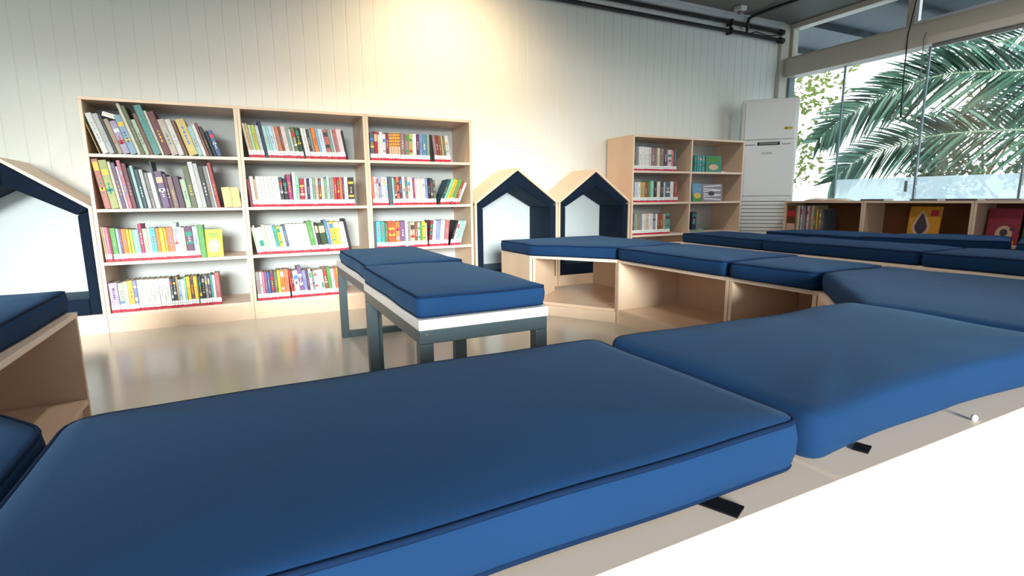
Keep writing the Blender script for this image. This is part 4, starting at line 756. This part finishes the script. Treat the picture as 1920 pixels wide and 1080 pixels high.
# ---------------------------------------------------------------- metal benches in the middle
MT = .437
def metal_bench(label, x0, x1, y0, y1, footbar):
    t = thing('metal_bench', label, 'bench', ((x0+x1)/2, (y0+y1)/2, 0), 'metal benches in the middle of the ring')
    b = MB(); b.box(x0, x1, y0, y1, MT-.030, MT); part(b, 'seat_board', M['board_white'], t, bevel=.002)
    zt = MT-.0305; s = .04
    for xa in (x0+.002, x1-.042):
        for ya in (y0+.003, y1-.043):
            b = MB(); b.box(xa, xa+s, ya, ya+s, 0, zt-s-.0002); part(b, 'leg', M['steel'], t, bevel=.003)
    for ya in (y0+.003, y1-.043):
        b = MB(); b.box(x0+.002, x1-.002, ya, ya+s, zt-s, zt); rl = part(b, 'rail', M['steel'], t, bevel=.003)
        for xx in (x0+.023, x1-.018):
            b = MB(); k = 12; b.prism_y([(xx+.0035*math.cos(2*PI*i/k), zt-.012+.0035*math.sin(2*PI*i/k)) for i in range(k)], ya-.0015, ya+.001); part(b, 'screw', M['screw'], rl, t)
    for xa in (x0+.002, x1-.042):
        b = MB(); b.box(xa, xa+s, y0+.043, y1-.043, zt-s, zt); part(b, 'rail', M['steel'], t, bevel=.003)
    if footbar:
        b = MB(); b.box(x0+.042, x1-.042, y1-.042, y1-.006, .0, .036); part(b, 'foot_bar', M['steel'], t, bevel=.003)
metal_bench('near grey metal bench with a thick white board, in the middle of the ring', .400, .812, 1.374, 2.135, False)
metal_bench('far grey metal bench with a white board, towards the bookcases', .428, .846, 2.145, 3.04, True)
cushion('navy cushion on the near metal bench, bright front side with piping', [(.404,1.383),(.809,1.383),(.809,2.135),(.404,2.135)], 'navy cushions on the metal benches', z0=MT, z1=.5045, seed=15, rad=.02)
cushion('navy cushion on the far metal bench, in front of the bookcases', [(.42,2.158),(.84,2.158),(.842,2.95),(.437,2.95)], 'navy cushions on the metal benches', z0=MT, z1=.5045, seed=16, rad=.035)

# ---------------------------------------------------------------- outside the windows
b = MB(); b.box(5.7, 24, -14, 20, -.12, -.02)
struct(b.build('exterior_ground', M['ground_out']), 'pale sunlit paving outside the window wall')
b = MB(); b.box(-14, 5.6, -16, -2.02, -.12, -.02)
struct(b.build('exterior_ground', M['ground_out']), 'pale paving outside, behind the viewer')
b = MB(); b.box(5.7, 7.6, 2.9, 9.5, 2.75, 2.85)
for y in (3.4, 4.2, 5.0, 5.8, 6.6): b.box(5.72, 7.58, y, y+.06, 2.68, 2.75)
struct(b.build('exterior_canopy', M['awning']), 'grey canopy outside above the windows')

b = MB(); b.box(-6, 5, -3.4, -2.0, 2.35, 2.45)  # unseen slab, added so that only low light enters from the south
struct(b.build('exterior_canopy', M['awning']), 'unseen canopy added behind the viewer to shade the south window')

# palm: trunk beyond the right edge, arching fronds
palm = thing('palm_tree', 'large palm outside the windows with long arching feathery fronds', 'palm tree', (7.6, .2, 0))
b = MB(); b.tube([(7.6,.2,-.05),(7.62,.2,.6),(7.58,.2,1.2),(7.6,.2,1.7)], lambda u: .2-.04*u+.012*math.sin(u*60), 12)
part(b, 'trunk', M['bark'], palm)
def frond(ctrl, l0, upv, leaf, nleaf=46, seed=0, droop=.5):
    rnd = random.Random(seed)
    ctrl = [Vector(c) for c in ctrl]
    def at(u):
        x = u*(len(ctrl)-1); i = min(int(x), len(ctrl)-2); f = x-i
        p0 = ctrl[max(i-1,0)]; p1 = ctrl[i]; p2 = ctrl[i+1]; p3 = ctrl[min(i+2,len(ctrl)-1)]
        return .5*((2*p1)+(p2-p0)*f+(2*p0-5*p1+4*p2-p3)*f*f+(3*p1-p0-3*p2+p3)*f**3)
    b = MB(); b.tube([at(k/30) for k in range(31)], lambda u: .018*(1-u)+.003, 6)
    rc = part(b, 'rachis', M['rachis'], palm)
    b = MB(); U_ = Vector(upv)
    for k in range(nleaf):
        u = .06+.93*k/(nleaf-1)
        p = at(u); t = (at(min(1,u+.02))-at(max(0,u-.02))).normalized()
        side = U_-t*U_.dot(t); side.normalize(); out = t.cross(side)
        L = l0*(.55+.45*math.sin(PI*min(1,u*.85+.2)))*rnd.uniform(.88,1.08)*(1 if u < .85 else .8)
        for s in (1, -1):
            lean = (.95 if s > 0 else 1.0)+rnd.uniform(-.12,.12)+.5*u
            d = (t*lean*.7 + side*s*.78 + out*rnd.uniform(-.3,.3) + (Vector((0,0,-.1)) if s < 0 else Vector((0,0,.05)))).normalized()
            w = leaf*rnd.uniform(.8,1.15); wd = (out*.75+t*.65*(-1 if rnd.random() < .5 else 1)); wd = (wd-d*wd.dot(d)).normalized()
            pts = []
            for f, ww in ((0,.5),(.25,1),(.6,.8),(1,.04)):
                c_ = p+d*L*f+Vector((0,0,-droop*L*f*f*(.35 if s > 0 else .25)))
                fold = t*0
                pts.append((c_-wd*w*ww*.5, c_+out*.0+d.cross(wd)*w*ww*.18, c_+wd*w*ww*.5))
            vs = [v for tr in pts for v in tr]
            b.add(vs, [(i*3+j, i*3+j+1, i*3+j+4, i*3+j+3) for i in range(3) for j in range(2)], rnd.randrange(2))
    fr = part(b, 'frond', [M['leaf_palm'], M['leaf_palm2']], palm)
for ctrl, l0, leaf, n_, sd in FRONDS: frond(ctrl, l0, (0,0,1), leaf, n_, sd)

def leafy(name, label, cat, trunk, blobs, m, nl, size, seed, group=None):
    t = thing(name, label, cat, (trunk[0][0], trunk[0][1], 0), group); rnd = random.Random(seed)
    b = MB(); b.tube(trunk, lambda u: .07*(1-u)+.02, 8)
    for (bx, by, bz, br) in blobs: b.tube([trunk[-1], ((trunk[-1][0]+bx)/2, (trunk[-1][1]+by)/2, (trunk[-1][2]+bz)/2+.1), (bx,by,bz)], lambda u: .016*(1-u)+.006, 6)
    part(b, 'trunk', M['bark'], t)
    b = MB()
    for k in range(nl):
        bx, by, bz, br = blobs[rnd.randrange(len(blobs))]
        while True:
            v = Vector((rnd.uniform(-1,1), rnd.uniform(-1,1), rnd.uniform(-1,1)))
            if .1 < v.length < 1: break
        p = Vector((bx,by,bz))+v*br
        d = Vector((rnd.uniform(-1,1), rnd.uniform(-1,1), rnd.uniform(-1,.4))).normalized(); q = d.cross(Vector((rnd.uniform(-1,1),rnd.uniform(-1,1),1))).normalized()
        s = size*rnd.uniform(.6,1.3); n_ = d.cross(q)*s*.12
        b.add([p, p+d*s*.45+q*s*.3+n_, p+d*s, p+d*s*.45-q*s*.3+n_], [(0,1,2,3)], 0)
    part(b, 'foliage', m, t)
leafy('leafy_tree', 'bright sparse leafy tree outside, left of the palm fronds', 'tree', [(9.0,9.2,-.05),(9.0,8.9,1.4),(9.0,8.4,2.0)], [(8.9,7.4,2.3,.7),(8.7,6.0,2.7,.6),(8.7,7.0,1.6,.6),(9.1,6.8,2.9,.8),(8.8,6.3,2.0,.6),(9.2,7.9,3.0,.7),(8.9,6.4,1.4,.5)], M['leaf_light'], 1300, .13, 3)
leafy('leafy_tree', 'darker small-leaved tree outside behind the palm tips', 'tree', [(11.6,4.2,-.05),(11.6,4.4,.6),(11.6,4.7,1.0)], [(11.6,5.6,1.9,.5),(11.7,5.0,2.9,.7),(11.5,4.4,1.6,.6),(11.6,6.3,2.6,.4),(11.6,4.0,2.3,.6)], M['leaf_dark'], 900, .14, 4)
leafy('leafy_tree', 'dense tree far outside behind the palm', 'tree', [(14,2.6,-.05),(14,2.6,1.5),(14,2.6,2.6)], [(14,3.2,3.2,1.1),(14.2,1.6,3.6,1.2),(14,4.0,2.2,.8),(14,.6,2.4,1.3),(13.6,2.4,1.5,1.0),(13.6,3.6,1.4,.7),(13.6,.6,1.4,1.0)], M['leaf_dark'], 3200, .24, 5)
g = 'shrubs outside the frosted panes'
for i, (x, y, h, lab) in enumerate([(9.4,4.35,1.4,'twiggy shrub outside, beneath the middle of the palm'),(9.3,3.0,1.55,'twiggy shrub outside at the right, beneath the palm'),(9.2,1.65,1.6,'twiggy shrub outside at the far right edge')]):
    leafy('shrub', lab, 'shrub', [(x,y,-.05),(x,y,.3),(x,y,.5)], [(x,y-.2,h*.7,.4),(x+.05,y+.2,h*.72,.4),(x-.05,y,h*.9,.33)], M['leaf_shrub'], 1100, .1, 20+i, g)

# ---------------------------------------------------------------- sky, sun and window portals
W = bpy.data.worlds.new('daylight'); bpy.context.scene.world = W; W.use_nodes = True
nt = W.node_tree; bg = nt.nodes['Background']
tc = nt.nodes.new('ShaderNodeTexCoord'); sx = nt.nodes.new('ShaderNodeSeparateXYZ'); rmp = nt.nodes.new('ShaderNodeValToRGB')
nt.links.new(tc.outputs['Generated'], sx.inputs[0]); nt.links.new(sx.outputs['Z'], rmp.inputs['Fac'])
rmp.color_ramp.elements[0].position = 0.0; rmp.color_ramp.elements[0].color = (1.0, 1.0, .98, 1)
rmp.color_ramp.elements[1].position = .75; rmp.color_ramp.elements[1].color = (.58, .74, 1, 1)
nt.links.new(rmp.outputs['Color'], bg.inputs['Color']); bg.inputs['Strength'].default_value = SKY
sl = bpy.data.lights.new('sun', 'SUN'); so = bpy.data.objects.new('sun', sl); C.objects.link(so)
sl.energy = SUN; sl.angle = math.radians(SUN_ANG); sl.color = (1, .98, .95)
so.rotation_euler = Vector(SUN_DIR).to_track_quat('-Z', 'Y').to_euler()
def portal(name, loc, rot, sx_, sy_):
    l = bpy.data.lights.new(name, 'AREA'); l.shape = 'RECTANGLE'; l.size = sx_; l.size_y = sy_; l.cycles.is_portal = True
    o = bpy.data.objects.new(name, l); C.objects.link(o); o.location = loc; o.rotation_euler = rot
portal('south_window_portal', (-.85, YS-.11, 1.1), (PI/2, 0, 0), 4.5, 2.1)
portal('east_window_portal', (5.69, 1.1, 1.06), (PI/2, 0, PI/2), 6.1, 2.05)
portal('east_transom_portal', (5.69, 1.1, 2.43), (PI/2, 0, PI/2), 6.1, .3)
sc = bpy.context.scene
sc.view_settings.view_transform = 'Standard'; sc.view_settings.look = 'None'; sc.view_settings.gamma = 1; sc.view_settings.use_curve_mapping = False
sc.view_settings.exposure = EXPO
sc.cycles.use_denoising = True
sc.cycles.max_bounces = 10; sc.cycles.diffuse_bounces = 5; sc.cycles.transparent_max_bounces = 12
